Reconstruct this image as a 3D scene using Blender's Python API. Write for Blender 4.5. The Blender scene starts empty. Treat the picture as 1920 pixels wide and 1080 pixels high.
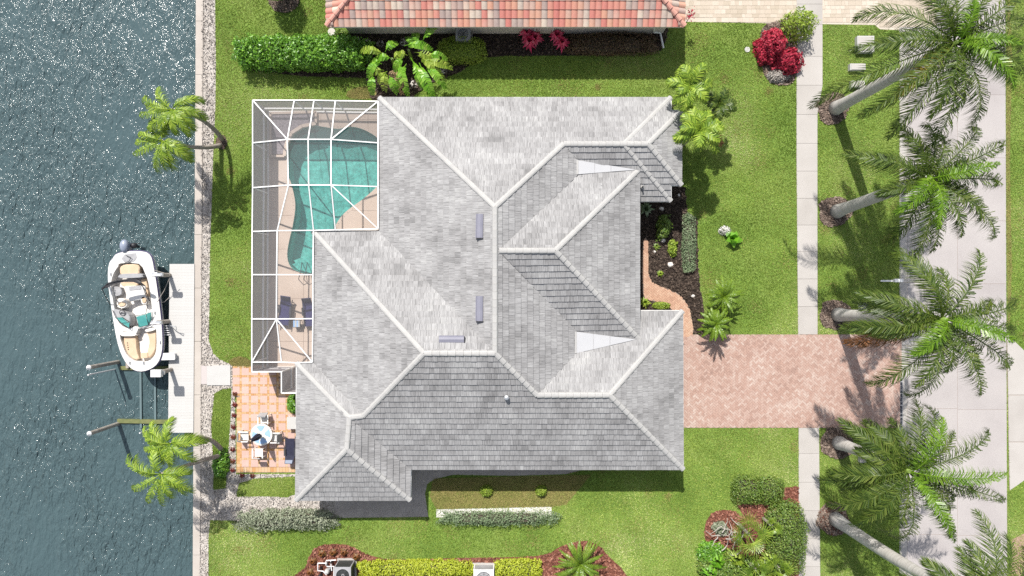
import bpy, math, random
import numpy as np
from math import sin, cos, pi, radians as R
from mathutils import Vector, Matrix
from mathutils.geometry import tessellate_polygon

random.seed(11); np.random.seed(11)
SC = bpy.context.scene
COL = SC.collection

# ------------------------------------------------------------------ camera, sky, sun, exposure
H = 42.7                                    # flying height of the camera over the lawn (m)
cam_d = bpy.data.cameras.new("aerial_camera")
cam_d.sensor_width = 36.0
cam_d.lens = 36.0 * H / 64.0                # 64 m of ground across the frame
cam_d.clip_start = 0.5; cam_d.clip_end = 2000.0
cam = bpy.data.objects.new("aerial_camera", cam_d); COL.objects.link(cam)
cam.location = (0, 0, H)
SC.camera = cam

SUN_ELEV = R(52.0)
SH = Vector((20.5, -62.0)).normalized()     # way the shadows fall on the ground
SUN_DIR = Vector((-SH.x * cos(SUN_ELEV), -SH.y * cos(SUN_ELEV), sin(SUN_ELEV)))   # towards the sun
w = bpy.data.worlds.new("World"); SC.world = w; w.use_nodes = True
nt = w.node_tree
sky = nt.nodes.new("ShaderNodeTexSky"); sky.sky_type = 'NISHITA'; sky.sun_disc = False
sky.sun_elevation = SUN_ELEV; sky.sun_rotation = math.atan2(SUN_DIR.x, SUN_DIR.y)
sky.dust_density = 1.5; sky.ozone_density = 1.0
nt.nodes["Background"].inputs[1].default_value = 0.10
hs = nt.nodes.new("ShaderNodeHueSaturation"); hs.inputs["Saturation"].default_value = .5      # hazy coastal sky
nt.links.new(sky.outputs[0], hs.inputs["Color"]); nt.links.new(hs.outputs[0], nt.nodes["Background"].inputs[0])
sun_d = bpy.data.lights.new("sun", 'SUN'); sun_d.energy = 3.9; sun_d.angle = R(0.53); sun_d.color = (1.0, 0.955, 0.89)
sun = bpy.data.objects.new("sun", sun_d); COL.objects.link(sun)
sun.rotation_euler = SUN_DIR.to_track_quat('Z', 'Y').to_euler()
SC.view_settings.view_transform = 'Standard'; SC.view_settings.look = 'None'
SC.view_settings.gamma = 1.0; SC.view_settings.use_curve_mapping = False
SC.view_settings.exposure = 0.80
SC.render.engine = 'CYCLES'
SC.cycles.max_bounces = 8; SC.cycles.transparent_max_bounces = 16
SC.cycles.caustics_reflective = False; SC.cycles.caustics_refractive = False
SC.cycles.sample_clamp_indirect = 4.0; SC.cycles.use_denoising = False

# ------------------------------------------------------------------ helpers
def W(px, py, z=0.0):
    """ground-survey position: the point at height z seen at (px, py) of the 1920 x 1080 survey photo"""
    k = (H - z) / H / 30.0
    return Vector(((px - 960) * k, (540 - py) * k, z))

def WL(pts, z=0.0):
    return [W(p[0], p[1], p[2] if len(p) > 2 else z) for p in pts]

class MB:
    def __init__(s):
        s.v = []; s.f = []; s.m = []; s.uv = []; s.has_uv = False
    def add(s, vs, fs, mi=0, uv=None):
        n = len(s.v)
        s.v.extend([tuple(p) for p in vs])
        for i, f in enumerate(fs):
            s.f.append(tuple(a + n for a in f)); s.m.append(mi)
            if uv is not None:
                s.has_uv = True
                s.uv.extend([uv[a] for a in f])
            else:
                s.uv.extend([(0.0, 0.0)] * len(f))
        return s
    def box(s, c, size, rz=0.0, mi=0, M=None):
        x, y, z = size[0] / 2, size[1] / 2, size[2] / 2
        vs = [Vector(p) for p in ((-x,-y,-z),(x,-y,-z),(x,y,-z),(-x,y,-z),(-x,-y,z),(x,-y,z),(x,y,z),(-x,y,z))]
        T = M if M is not None else Matrix.Rotation(rz, 3, 'Z')
        vs = [T @ p + Vector(c) for p in vs]
        return s.add(vs, [(0,3,2,1),(4,5,6,7),(0,1,5,4),(1,2,6,5),(2,3,7,6),(3,0,4,7)], mi)
    def prism(s, pts, z0, z1, mi=0, bottom=True):
        """pts: world xy outline"""
        n = len(pts)
        a = sum(pts[i][0]*pts[(i+1)%n][1] - pts[(i+1)%n][0]*pts[i][1] for i in range(n))
        if a < 0: pts = pts[::-1]
        vs = [(p[0], p[1], z0) for p in pts] + [(p[0], p[1], z1) for p in pts]
        fs = [tuple(range(n, 2*n))]
        if bottom: fs.append(tuple(range(n))[::-1])
        for i in range(n):
            j = (i + 1) % n
            fs.append((i, j, j + n, i + n))
        return s.add(vs, fs, mi)
    def sheet(s, pts, z, holes=(), mi=0):
        if not holes:
            a = sum(pts[i-1][0]*pts[i][1] - pts[i][0]*pts[i-1][1] for i in range(len(pts)))
            if a < 0: pts = pts[::-1]
            return s.add([(p[0], p[1], z) for p in pts], [tuple(range(len(pts)))], mi)
        loops = [[Vector((p[0], p[1], 0)) for p in pts]] + [[Vector((p[0], p[1], 0)) for p in h] for h in holes]
        flat = [p for l in loops for p in l]
        tri = tessellate_polygon(loops)
        return s.add([(p.x, p.y, z) for p in flat], [orient(t, flat) for t in tri], mi)
    def tube(s, pts, r, n=8, mi=0, caps=True, r2=None):
        pts = [Vector(p) for p in pts]; m = len(pts)
        rs = r if isinstance(r, (list, tuple)) else [r + ((r2 if r2 is not None else r) - r) * i / max(1, m - 1) for i in range(m)]
        vs = []; prev = None
        for i, p in enumerate(pts):
            d = (pts[min(i+1, m-1)] - pts[max(i-1, 0)]).normalized()
            a = prev if prev is not None else (Vector((0,0,1)) if abs(d.z) < .9 else Vector((1,0,0)))
            u = (a - d * a.dot(d)).normalized(); prev = u
            q = d.cross(u)
            for k in range(n):
                t = 2*pi*k/n
                vs.append(p + (u*cos(t) + q*sin(t)) * rs[i])
        fs = []
        for i in range(m-1):
            for k in range(n):
                a, b = i*n+k, i*n+(k+1)%n
                fs.append((a, b, b+n, a+n))
        if caps:
            fs.append(tuple(range(n))[::-1]); fs.append(tuple((m-1)*n+k for k in range(n)))
        return s.add(vs, fs, mi)
    def beam(s, p, q, wd, ht, mi=0):
        p, q = Vector(p), Vector(q); d = (q-p).normalized()
        up = Vector((0,0,1)) if abs(d.z) < .95 else Vector((0,1,0))
        sd = d.cross(up).normalized(); n = sd.cross(d)
        vs = [e + sd*a*wd/2 + n*b*ht/2 for e in (p, q) for a, b in ((-1,-1),(1,-1),(1,1),(-1,1))]
        return s.add(vs, [(3,2,1,0),(4,5,6,7),(0,1,5,4),(1,2,6,5),(2,3,7,6),(3,0,4,7)], mi)
    def disc(s, c, r, z0, z1, n=20, mi=0, ry=None):
        pts = [(c[0]+r*cos(2*pi*k/n), c[1]+(ry or r)*sin(2*pi*k/n)) for k in range(n)]
        return s.prism(pts, z0, z1, mi)
    def lathe(s, c, prof, n=16, mi=0):
        vs = [(c[0]+r*cos(2*pi*k/n), c[1]+r*sin(2*pi*k/n), c[2]+z) for r, z in prof for k in range(n)]
        fs = [(i*n+k, i*n+(k+1)%n, (i+1)*n+(k+1)%n, (i+1)*n+k) for i in range(len(prof)-1) for k in range(n)]
        fs.append(tuple((len(prof)-1)*n+k for k in range(n)))
        return s.add(vs, fs, mi)
    def quad_np(s, V, F, mi=0):
        return s.add(V.tolist(), F.tolist(), mi)
    def build(s, name, mats, parent=None, kind=None, label=None, smooth=False, at=None):
        me = bpy.data.meshes.new(name)
        off = Vector((0,0,0))
        if parent is not None: off = Vector(parent.get('_org', (0,0,0)))
        loc = Vector(at) if at is not None else (off if parent is not None else Vector((0,0,0)))
        vs = [(p[0]-loc.x, p[1]-loc.y, p[2]-loc.z) for p in s.v]
        me.from_pydata(vs, [], s.f)
        for m in (mats if isinstance(mats, (list, tuple)) else [mats]): me.materials.append(m)
        if len(me.materials) > 1: me.polygons.foreach_set('material_index', s.m)
        if s.has_uv:
            l = me.uv_layers.new(name="UVMap")
            l.data.foreach_set('uv', [c for q in s.uv for c in q])
        if smooth: me.polygons.foreach_set('use_smooth', [True]*len(s.f))
        me.update()
        return link(name, me, parent, kind, label, loc - off if parent is not None else loc, loc)

def orient(t, pts):
    a, b, c = (pts[i] for i in t)
    return tuple(t) if (b[0]-a[0])*(c[1]-a[1]) - (b[1]-a[1])*(c[0]-a[0]) > 0 else tuple(t[::-1])

def link(name, me, parent=None, kind=None, label=None, loc=(0,0,0), org=None):
    o = bpy.data.objects.new(name, me); COL.objects.link(o)
    o.location = loc
    if parent is not None: o.parent = parent
    o['_org'] = tuple(org if org is not None else loc)
    if kind: o['kind'] = kind
    if label: o['label'] = label
    return o

def tag(o, label, cat, group=None):
    o['label'] = label; o['category'] = cat
    if group: o['group'] = group
    return o

def thing(name, label, cat, loc=(0,0,0), group=None):
    o = link(name, None, loc=loc, org=loc)
    o.empty_display_size = .3
    return tag(o, label, cat, group)

def structure(o): o['kind'] = 'structure'; return o

def dup(root, loc, rz=0.0, label=None, group=None, scale=1.0):
    r = root.copy(); COL.objects.link(r); r.location = loc; r.rotation_euler = (0,0,rz); r.scale = (scale,)*3
    if label: r['label'] = label
    if group: r['group'] = group
    for ch in list(root.children):
        c = ch.copy(); COL.objects.link(c); c.parent = r
        for g in list(ch.children):
            d = g.copy(); COL.objects.link(d); d.parent = c
    return r

def inside(P, poly):
    """P: N x 2 array, poly: list of xy"""
    x, y = P[:,0], P[:,1]; r = np.zeros(len(P), bool); n = len(poly); j = n-1
    for i in range(n):
        xi, yi = poly[i][0], poly[i][1]; xj, yj = poly[j][0], poly[j][1]
        c = ((yi > y) != (yj > y)) & (x < (xj-xi)*(y-yi)/((yj-yi) or 1e-9)+xi)
        r ^= c; j = i
    return r

def clip_convex(sub, clip):
    out = list(sub); n = len(clip)
    for i in range(n):
        a, b = clip[i], clip[(i+1)%n]
        ex, ey = b[0]-a[0], b[1]-a[1]
        inp = out; out = []
        if not inp: return []
        for k in range(len(inp)):
            p, q = inp[k-1], inp[k]
            dp = ex*(p[1]-a[1]) - ey*(p[0]-a[0]); dq = ex*(q[1]-a[1]) - ey*(q[0]-a[0])
            if (dp >= 0) != (dq >= 0):
                t = dp/(dp-dq); out.append((p[0]+(q[0]-p[0])*t, p[1]+(q[1]-p[1])*t))
            if dq >= 0: out.append(q)
    res = []
    for p in out:
        if not res or abs(p[0]-res[-1][0]) + abs(p[1]-res[-1][1]) > 1e-4: res.append(p)
    if len(res) > 2 and abs(res[0][0]-res[-1][0]) + abs(res[0][1]-res[-1][1]) < 1e-4: res.pop()
    return res if len(res) > 2 else []

def area2(p):
    return .5*abs(sum(p[i-1][0]*p[i][1]-p[i][0]*p[i-1][1] for i in range(len(p))))

def smooth_loop(pts, n=4):
    """closed Catmull-Rom through pts"""
    out = []; m = len(pts)
    for i in range(m):
        p0, p1, p2, p3 = (Vector(pts[(i+k-1) % m][:2]) for k in range(4))
        for k in range(n):
            t = k/n
            q = .5*((2*p1)+(p2-p0)*t+(2*p0-5*p1+4*p2-p3)*t*t+(3*p1-p0-3*p2+p3)*t**3)
            out.append((q.x, q.y))
    return out

# ------------------------------------------------------------------ materials
MATS = {}
def mat(name, cols, rough=.7, scale=6.0, piece=0.0, bump=0.0, bscale=40.0, fine=0.0, fscale=60.0, spec=.4,
        translucent=0.0, metal=0.0, uvstreak=0.0, coords='Object', detail=4.0, stretch=None, ncon=2.2):
    """cols: list of colours spread over a noise ramp and, by 'piece', over single pieces"""
    m = bpy.data.materials.new(name); m.use_nodes = True; t = m.node_tree; N = t.nodes; L = t.links
    b = N["Principled BSDF"]; out = N["Material Output"]
    b.inputs["Roughness"].default_value = rough; b.inputs["Metallic"].default_value = metal
    b.inputs["Specular IOR Level"].default_value = spec
    tc = N.new("ShaderNodeTexCoord")
    geo = N.new("ShaderNodeNewGeometry")
    pos = geo.outputs["Position"] if coords == 'World' else tc.outputs["Object"]
    if stretch:
        mp = N.new("ShaderNodeMapping"); mp.inputs["Scale"].default_value = stretch; L.new(pos, mp.inputs[0]); pos = mp.outputs[0]
    nz = N.new("ShaderNodeTexNoise"); nz.inputs["Scale"].default_value = scale; nz.inputs["Detail"].default_value = detail
    L.new(pos, nz.inputs["Vector"])
    def math_(op, a, bb):
        n = N.new("ShaderNodeMath"); n.operation = op
        for i, v in enumerate((a, bb)):
            if isinstance(v, (int, float)): n.inputs[i].default_value = v
            else: L.new(v, n.inputs[i])
        return n.outputs[0]
    fac = math_('MULTIPLY_ADD', nz.outputs["Fac"], ncon); fac.node.inputs[2].default_value = .5-ncon/2
    if piece:
        oi = N.new("ShaderNodeObjectInfo")
        rnd = math_('FRACT', math_('ADD', oi.outputs["Random"], geo.outputs["Random Per Island"]), 0)
        fac = math_('ADD', math_('MULTIPLY', fac, 1-piece), math_('MULTIPLY', rnd, piece))
    rp = N.new("ShaderNodeValToRGB"); L.new(fac, rp.inputs[0])
    el = rp.color_ramp.elements
    while len(el) < len(cols): el.new(.5)
    for i, c in enumerate(cols):
        el[i].position = i/max(1, len(cols)-1); el[i].color = (*c, 1)
    if len(cols) == 1: el[1].color = (*cols[0], 1)
    col = rp.outputs[0]
    if fine:
        n2 = N.new("ShaderNodeTexNoise"); n2.inputs["Scale"].default_value = fscale; n2.inputs["Detail"].default_value = 2
        L.new(pos, n2.inputs["Vector"])
        f2 = math_('MULTIPLY_ADD', n2.outputs["Fac"], 2*fine); f2.node.inputs[2].default_value = 1-fine
        mx = N.new("ShaderNodeMix"); mx.data_type = 'RGBA'; mx.blend_type = 'MULTIPLY'; mx.inputs[0].default_value = 1
        L.new(col, mx.inputs[6]); L.new(f2, mx.inputs[7]); col = mx.outputs[2]
    if uvstreak:
        mp = N.new("ShaderNodeMapping"); mp.inputs["Scale"].default_value = (24, 1.6, 1); L.new(tc.outputs["UV"], mp.inputs[0])
        n3 = N.new("ShaderNodeTexNoise"); n3.inputs["Scale"].default_value = 1.0; n3.inputs["Detail"].default_value = 3; n3.inputs["Roughness"].default_value = .65
        L.new(mp.outputs[0], n3.inputs["Vector"])
        f3 = math_('MULTIPLY_ADD', n3.outputs["Fac"], 2*uvstreak); f3.node.inputs[2].default_value = 1-uvstreak
        mx = N.new("ShaderNodeMix"); mx.data_type = 'RGBA'; mx.blend_type = 'MULTIPLY'; mx.inputs[0].default_value = 1
        L.new(col, mx.inputs[6]); L.new(f3, mx.inputs[7]); col = mx.outputs[2]
    L.new(col, b.inputs["Base Color"])
    if bump:
        n4 = N.new("ShaderNodeTexNoise"); n4.inputs["Scale"].default_value = bscale; n4.inputs["Detail"].default_value = 3
        L.new(pos, n4.inputs["Vector"])
        bp = N.new("ShaderNodeBump"); bp.inputs["Strength"].default_value = bump; bp.inputs["Distance"].default_value = .02
        L.new(n4.outputs["Fac"], bp.inputs["Height"]); L.new(bp.outputs[0], b.inputs["Normal"])
    if translucent:
        tr = N.new("ShaderNodeBsdfTranslucent"); L.new(col, tr.inputs[0])
        ms = N.new("ShaderNodeMixShader"); ms.inputs[0].default_value = translucent
        L.new(b.outputs[0], ms.inputs[1]); L.new(tr.outputs[0], ms.inputs[2]); L.new(ms.outputs[0], out.inputs[0])
    MATS[name] = m
    return m

def glassy_water(name, base, rough, bumps, alpha=1.0, tint=(1,1,1), gusts=False):
    m = bpy.data.materials.new(name); m.use_nodes = True; t = m.node_tree; N = t.nodes; L = t.links
    b = N["Principled BSDF"]; out = N["Material Output"]
    b.inputs["Base Color"].default_value = (*base, 1); b.inputs["Roughness"].default_value = rough; b.inputs["IOR"].default_value = 1.33
    geo = N.new("ShaderNodeNewGeometry"); nrm = None
    for (sc, stretch, rot, st, dist) in bumps:
        mp = N.new("ShaderNodeMapping"); mp.inputs["Scale"].default_value = stretch; mp.inputs["Rotation"].default_value = (0,0,R(rot))
        L.new(geo.outputs["Position"], mp.inputs[0])
        nz = N.new("ShaderNodeTexNoise"); nz.inputs["Scale"].default_value = sc; nz.inputs["Detail"].default_value = 3; nz.inputs["Distortion"].default_value = .6
        L.new(mp.outputs[0], nz.inputs["Vector"])
        bp = N.new("ShaderNodeBump"); bp.inputs["Strength"].default_value = st; bp.inputs["Distance"].default_value = dist
        L.new(nz.outputs["Fac"], bp.inputs["Height"])
        if nrm is not None: L.new(nrm, bp.inputs["Normal"])
        if gusts and sc > 1:                       # wind patches: ripples rise and fall over a few metres
            wn = N.new("ShaderNodeTexNoise"); wn.inputs["Scale"].default_value = .16; wn.inputs["Detail"].default_value = 2; L.new(geo.outputs["Position"], wn.inputs["Vector"])
            wm = N.new("ShaderNodeMath"); wm.operation = 'MULTIPLY_ADD'; wm.use_clamp = True; L.new(wn.outputs["Fac"], wm.inputs[0]); wm.inputs[1].default_value = 2.6*st; wm.inputs[2].default_value = -.45*st
            L.new(wm.outputs[0], bp.inputs["Strength"])
        nrm = bp.outputs[0]
    L.new(nrm, b.inputs["Normal"])
    if alpha < 1:
        gl = N.new("ShaderNodeBsdfGlossy"); gl.inputs["Roughness"].default_value = rough; L.new(nrm, gl.inputs["Normal"])
        tr = N.new("ShaderNodeBsdfTransparent"); tr.inputs[0].default_value = (*tint, 1)
        fr = N.new("ShaderNodeFresnel"); fr.inputs[0].default_value = 1.33; L.new(nrm, fr.inputs["Normal"])
        ms0 = N.new("ShaderNodeMixShader"); ms0.inputs[0].default_value = alpha
        L.new(tr.outputs[0], ms0.inputs[1]); L.new(b.outputs[0], ms0.inputs[2])
        ms = N.new("ShaderNodeMixShader"); L.new(fr.outputs[0], ms.inputs[0]); L.new(ms0.outputs[0], ms.inputs[1]); L.new(gl.outputs[0], ms.inputs[2])
        L.new(ms.outputs[0], out.inputs[0])
    return m

def screen_mat(name, col, open_):
    """insect mesh: what passes straight through falls off at a slant, as through real threads"""
    m = bpy.data.materials.new(name); m.use_nodes = True; t = m.node_tree; N = t.nodes; L = t.links
    out = N["Material Output"]; N.remove(N["Principled BSDF"])
    lw = N.new("ShaderNodeLayerWeight"); lw.inputs[0].default_value = .5
    c = N.new("ShaderNodeMath"); c.operation = 'SUBTRACT'; c.inputs[0].default_value = 1; L.new(lw.outputs["Facing"], c.inputs[1])
    mxn = N.new("ShaderNodeMath"); mxn.operation = 'MAXIMUM'; L.new(c.outputs[0], mxn.inputs[0]); mxn.inputs[1].default_value = .12
    dv = N.new("ShaderNodeMath"); dv.operation = 'DIVIDE'; dv.inputs[0].default_value = 1; L.new(mxn.outputs[0], dv.inputs[1])
    pw = N.new("ShaderNodeMath"); pw.operation = 'POWER'; pw.inputs[0].default_value = open_; L.new(dv.outputs[0], pw.inputs[1])
    df = N.new("ShaderNodeBsdfDiffuse"); df.inputs[0].default_value = (*col, 1)
    tr = N.new("ShaderNodeBsdfTransparent")
    ms = N.new("ShaderNodeMixShader"); L.new(pw.outputs[0], ms.inputs[0]); L.new(df.outputs[0], ms.inputs[1]); L.new(tr.outputs[0], ms.inputs[2])
    L.new(ms.outputs[0], out.inputs[0])
    return m

M_soil = mat("lawn_soil", [(0.086,0.147,0.021),(0.129,0.207,0.034),(0.172,0.233,0.052)], .95, .35, fine=.5, fscale=9, coords='World', bump=.6, bscale=25)
M_grass = mat("grass_blade", [(0.058,0.113,0.011),(0.150,0.237,0.032),(0.277,0.350,0.073),(0.507,0.520,0.249)], .75, .16, piece=.50, translucent=.2, spec=.2, coords='World', detail=8, fine=.40, fscale=.6, ncon=3.6)
M_dry = mat("dry_grass", [(0.170,0.196,0.051),(0.272,0.250,0.085),(0.340,0.268,0.119)], .9, 1.0, piece=.6, translucent=.2, spec=.2, coords='World')
M_gravel = mat("shell_gravel", [(0.260,0.237,0.214),(0.398,0.367,0.337),(0.505,0.474,0.444)], .9, 2.0, fine=.55, fscale=14, bump=1.0, bscale=16, coords='World')
M_pebble = mat("shell_pebble", [(0.264,0.229,0.202),(0.405,0.370,0.339),(0.475,0.440,0.409),(0.528,0.493,0.462)], .8, 3, piece=.8)
M_whitegravel = mat("white_gravel", [(0.510,0.493,0.468),(0.637,0.620,0.595)], .9, 6, fine=.3, fscale=20, bump=.8, bscale=18, coords='World')
M_agg = mat("aggregate_concrete", [(.25,.225,.205),(.34,.31,.285)], .9, 1.5, fine=.5, fscale=20, bump=.6, bscale=30, coords='World')
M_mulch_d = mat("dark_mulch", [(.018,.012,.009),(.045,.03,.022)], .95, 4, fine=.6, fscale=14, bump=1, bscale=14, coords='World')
M_mulch_r = mat("red_mulch", [(.09,.03,.018),(.19,.07,.045)], .95, 4, fine=.6, fscale=14, bump=1, bscale=14, coords='World')
M_mulch_b = mat("brown_mulch", [(.09,.065,.05),(.17,.12,.095)], .95, 4, fine=.5, fscale=14, bump=1, bscale=14, coords='World')
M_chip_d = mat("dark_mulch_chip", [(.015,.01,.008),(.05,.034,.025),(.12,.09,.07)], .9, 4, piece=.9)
M_chip_r = mat("red_mulch_chip", [(.07,.02,.014),(.2,.075,.05),(.34,.17,.12)], .9, 4, piece=.9)
M_chip_b = mat("brown_mulch_chip", [(.07,.05,.04),(.17,.125,.1),(.28,.22,.18)], .9, 4, piece=.9)
M_conc = mat("pale_concrete", [(0.322,0.301,0.280),(0.371,0.350,0.328),(0.407,0.385,0.364)], .85, .8, piece=.45, fine=.12, fscale=30, bump=.15, bscale=60, detail=7, coords='World')
M_road = mat("road_concrete", [(0.288,0.264,0.260),(0.342,0.318,0.311),(0.383,0.359,0.347)], .9, .35, piece=.35, fine=.14, fscale=22, bump=.2, bscale=50, detail=8, coords='World')
M_cap = mat("seawall_cap", [(0.347,0.310,0.275),(0.419,0.383,0.347)], .85, 1, piece=.3, fine=.15, fscale=20, detail=6, coords='World')
M_wallc = mat("seawall_face", [(.16,.15,.13),(.3,.28,.25)], .9, 1)
M_joint = mat("paver_sand", [(.24,.18,.15),(.30,.235,.19)], .95, 5, fine=.3)
M_paver = mat("pink_paver", [(0.256,0.167,0.138),(0.341,0.222,0.180),(0.378,0.271,0.228),(0.445,0.364,0.318)], .85, .5, piece=.6, fine=.2, fscale=18, coords='World')
M_paver2 = mat("walk_paver", [(.33,.19,.13),(.42,.26,.18),(.46,.33,.24)], .85, .5, piece=.6, fine=.2, fscale=18, coords='World')
M_beige = mat("beige_paver", [(0.357,0.306,0.238),(0.425,0.365,0.297),(0.493,0.442,0.374)], .85, .5, piece=.75, fine=.15, fscale=18, coords='World')
M_patio = mat("pink_patio_tile", [(0.437,0.294,0.252),(0.487,0.353,0.311)], .8, 1.5, piece=.4, fine=.12, fscale=14, coords='World')
M_brick = mat("orange_brick", [(0.393,0.193,0.073),(0.458,0.281,0.136),(0.492,0.369,0.272)], .85, 1.5, piece=.8, fine=.2)
M_deck = mat("peach_deck", [(0.411,0.325,0.269),(0.459,0.372,0.313),(0.483,0.396,0.340)], .8, .6, fine=.08, fscale=25, detail=6, coords='World')
M_joint_dk = mat("deck_joint", [(.2,.15,.12)], .9)
M_roof = mat("slate_roof_tile", [(0.175,0.173,0.174),(0.239,0.236,0.237),(0.274,0.272,0.273),(0.316,0.315,0.312)], .8, .45, piece=.46, uvstreak=.85, coords='World', detail=6, spec=.3, ncon=2.8, fine=.14, fscale=.9)
M_deckroof = mat("roof_underlay", [(.10,.10,.10)], .95)
M_ridge = mat("ridge_cap", [(0.325,0.321,0.316),(0.392,0.387,0.374)], .8, 1.2, piece=.5, fine=.1, fscale=9)
M_cricket = mat("white_membrane", [(0.385,0.390,0.405),(0.416,0.420,0.432)], .6, 1)
M_white = mat("white_metal", [(0.684,0.684,0.674),(0.760,0.760,0.750)], .4, 2)
M_stucco = mat("cream_stucco", [(.5,.46,.4),(.56,.52,.46)], .9, 1, bump=.3, bscale=60)
M_barrel = mat("barrel_tile", [(0.418,0.139,0.118),(0.454,0.185,0.149),(0.471,0.249,0.172),(0.418,0.286,0.235),(0.300,0.231,0.209),(0.471,0.398,0.325),(0.454,0.194,0.154),(0.471,0.268,0.181)], .8, 1.2, piece=.93, fine=.12, fscale=10)
M_barrel_h = mat("barrel_hip_tile", [(.44,.2,.16),(.52,.3,.24)], .8, 1.2, piece=.8, fine=.12, fscale=10)
M_vent = mat("lilac_vent_metal", [(0.167,0.167,0.211),(0.198,0.198,0.242)], .5, 2)
M_dark = mat("dark_plastic", [(.015,.015,.018),(.03,.03,.034)], .5, 3)
M_grey = mat("grey_plastic", [(.25,.25,.26),(.34,.34,.35)], .5, 3)
M_dkpanel = mat("dark_coil_panel", [(.025,.03,.03),(.045,.05,.05)], .5, 3, stretch=(1,1,30))
M_screen = screen_mat("insect_screen", (.36,.35,.35), .86)
M_privacy = screen_mat("privacy_screen", (.27,.245,.255), .38)
M_nscreen = screen_mat("north_wall_screen", (.36,.31,.29), .62)
M_poolpl = mat("pool_plaster", [(0.102,0.340,0.315),(0.170,0.442,0.408),(0.272,0.527,0.493)], .8, 1.6, fine=.75, fscale=6, coords='World')  # strong mottling in the plaster colour stands in for caustic light
M_poolwater = glassy_water("pool_water", (.10,.36,.34), .10, [(2.2,(1,1,1),20,.3,.06),(6,(1,1,1),70,.35,.03)], alpha=.14, tint=(.66,.9,.88))
M_water = glassy_water("canal_water", (.055,.088,.096), .13, [(.45,(1,.6,1),30,.35,.5),(1.5,(1,.36,1),-38,.85,.36),(3.6,(1,.42,1),-32,.95,.22),(8,(1,.5,1),-30,.9,.10)], gusts=True)
M_leaf_hedge = mat("hedge_leaf", [(0.057,0.158,0.016),(0.117,0.282,0.024),(0.259,0.473,0.045)], .38, 1.2, piece=.75, translucent=.25, spec=.6)
M_leaf_dark = mat("dark_shrub_leaf", [(0.053,0.112,0.015),(0.121,0.203,0.029),(0.232,0.293,0.055)], .45, 1.2, piece=.75, translucent=.2, spec=.5)
M_leaf_silver = mat("silver_leaf", [(0.115,0.149,0.086),(0.230,0.259,0.172),(0.380,0.402,0.310)], .55, 2, piece=.8, translucent=.15)
M_leaf_sage = mat("sage_leaf", [(0.100,0.156,0.075),(0.175,0.244,0.125),(0.288,0.350,0.213)], .55, 2, piece=.8, translucent=.15)
M_leaf_lime = mat("lime_leaf", [(.2,.26,.012),(.36,.42,.025),(.5,.54,.06)], .5, 2, piece=.8, translucent=.25)
M_leaf_yg = mat("yellow_green_leaf", [(0.112,0.188,0.015),(0.225,0.325,0.031),(0.375,0.450,0.075)], .5, 2, piece=.8, translucent=.25)
M_leaf_red = mat("crimson_leaf", [(0.115,0.009,0.021),(0.391,0.021,0.052),(0.632,0.057,0.098)], .5, 2.5, piece=.55, translucent=.25)
M_leaf_pink = mat("pink_blade", [(.5,.02,.07),(.72,.06,.16),(.8,.22,.30)], .45, 3, piece=.75, translucent=.25)
M_leaf_maroon = mat("maroon_leaf", [(0.058,0.058,0.016),(0.098,0.046,0.029),(0.221,0.169,0.098)], .5, 2, piece=.85, translucent=.15)
M_leaf_brom = mat("bromeliad_blade", [(.06,.012,.012),(.15,.025,.022),(.10,.06,.02)], .45, 4, piece=.7)
M_leaf_rust = mat("croton_leaf", [(.08,.035,.012),(.2,.07,.02),(.1,.09,.02)], .5, 4, piece=.7, translucent=.1)
M_core_shade = mat("bark_core_shade", [(.045,.035,.025),(.08,.065,.05)], .95, 6)  # bark brown kept dark to paint the shade inside shrubs
M_twig = mat("grey_twig", [(.25,.22,.19),(.45,.42,.39)], .9, 5, piece=.5)
M_frond = mat("royal_frond", [(0.019,0.041,0.006),(0.043,0.081,0.009),(0.085,0.128,0.017),(0.153,0.187,0.038)], .45, 1.0, piece=.75, translucent=.18, spec=.35)
M_frond_b = mat("bright_frond", [(.05,.12,.008),(.12,.23,.014),(.22,.34,.035)], .34, 1.0, piece=.6, translucent=.25, spec=.35)
M_frond_y = mat("yellowing_frond", [(.14,.16,.012),(.3,.27,.03),(.36,.24,.05)], .4, 1.0, piece=.6, translucent=.3)
M_frond_dead = mat("dead_frond", [(.12,.045,.015),(.24,.10,.03)], .7, 2, piece=.6)
M_frond_coco = mat("coconut_frond", [(0.054,0.120,0.011),(0.132,0.228,0.019),(0.252,0.360,0.036),(0.384,0.480,0.072)], .45, 1.0, piece=.75, translucent=.22, spec=.35)
M_frond_sago = mat("sago_frond", [(.06,.13,.008),(.13,.22,.014),(.22,.32,.03)], .4, 1.5, piece=.6, translucent=.25, spec=.6)
M_banana = mat("banana_leaf", [(0.083,0.234,0.014),(0.179,0.413,0.024),(0.358,0.522,0.083)], .4, 1.2, piece=.55, translucent=.35, spec=.5)
M_banana_dry = mat("dry_banana_leaf", [(.3,.2,.11),(.4,.29,.17)], .8, 2, piece=.5, translucent=.2)
M_trunk = mat("royal_palm_trunk", [(0.313,0.297,0.273),(0.407,0.391,0.367),(0.469,0.457,0.438)], .85, 1.6, fine=.22, fscale=5, stretch=(.5,.5,5))
M_trunk_c = mat("coconut_trunk", [(.2,.17,.145),(.36,.32,.28)], .9, 3, fine=.25, fscale=10, stretch=(1,1,4))
M_shaft = mat("crownshaft", [(.12,.2,.03),(.2,.28,.06)], .4, 2)
M_plank = mat("white_deck_plank", [(0.414,0.408,0.395),(0.451,0.445,0.433)], .75, 1.5, piece=.5, fine=.06, fscale=20)
M_pile = mat("weathered_timber", [(.25,.22,.19),(.4,.37,.33)], .9, 4, fine=.3, fscale=15)
M_pvc = mat("white_pvc", [(0.612,0.612,0.620)], .4)
M_alu = mat("aluminium", [(.5,.52,.54)], .35, metal=.6)
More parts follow.
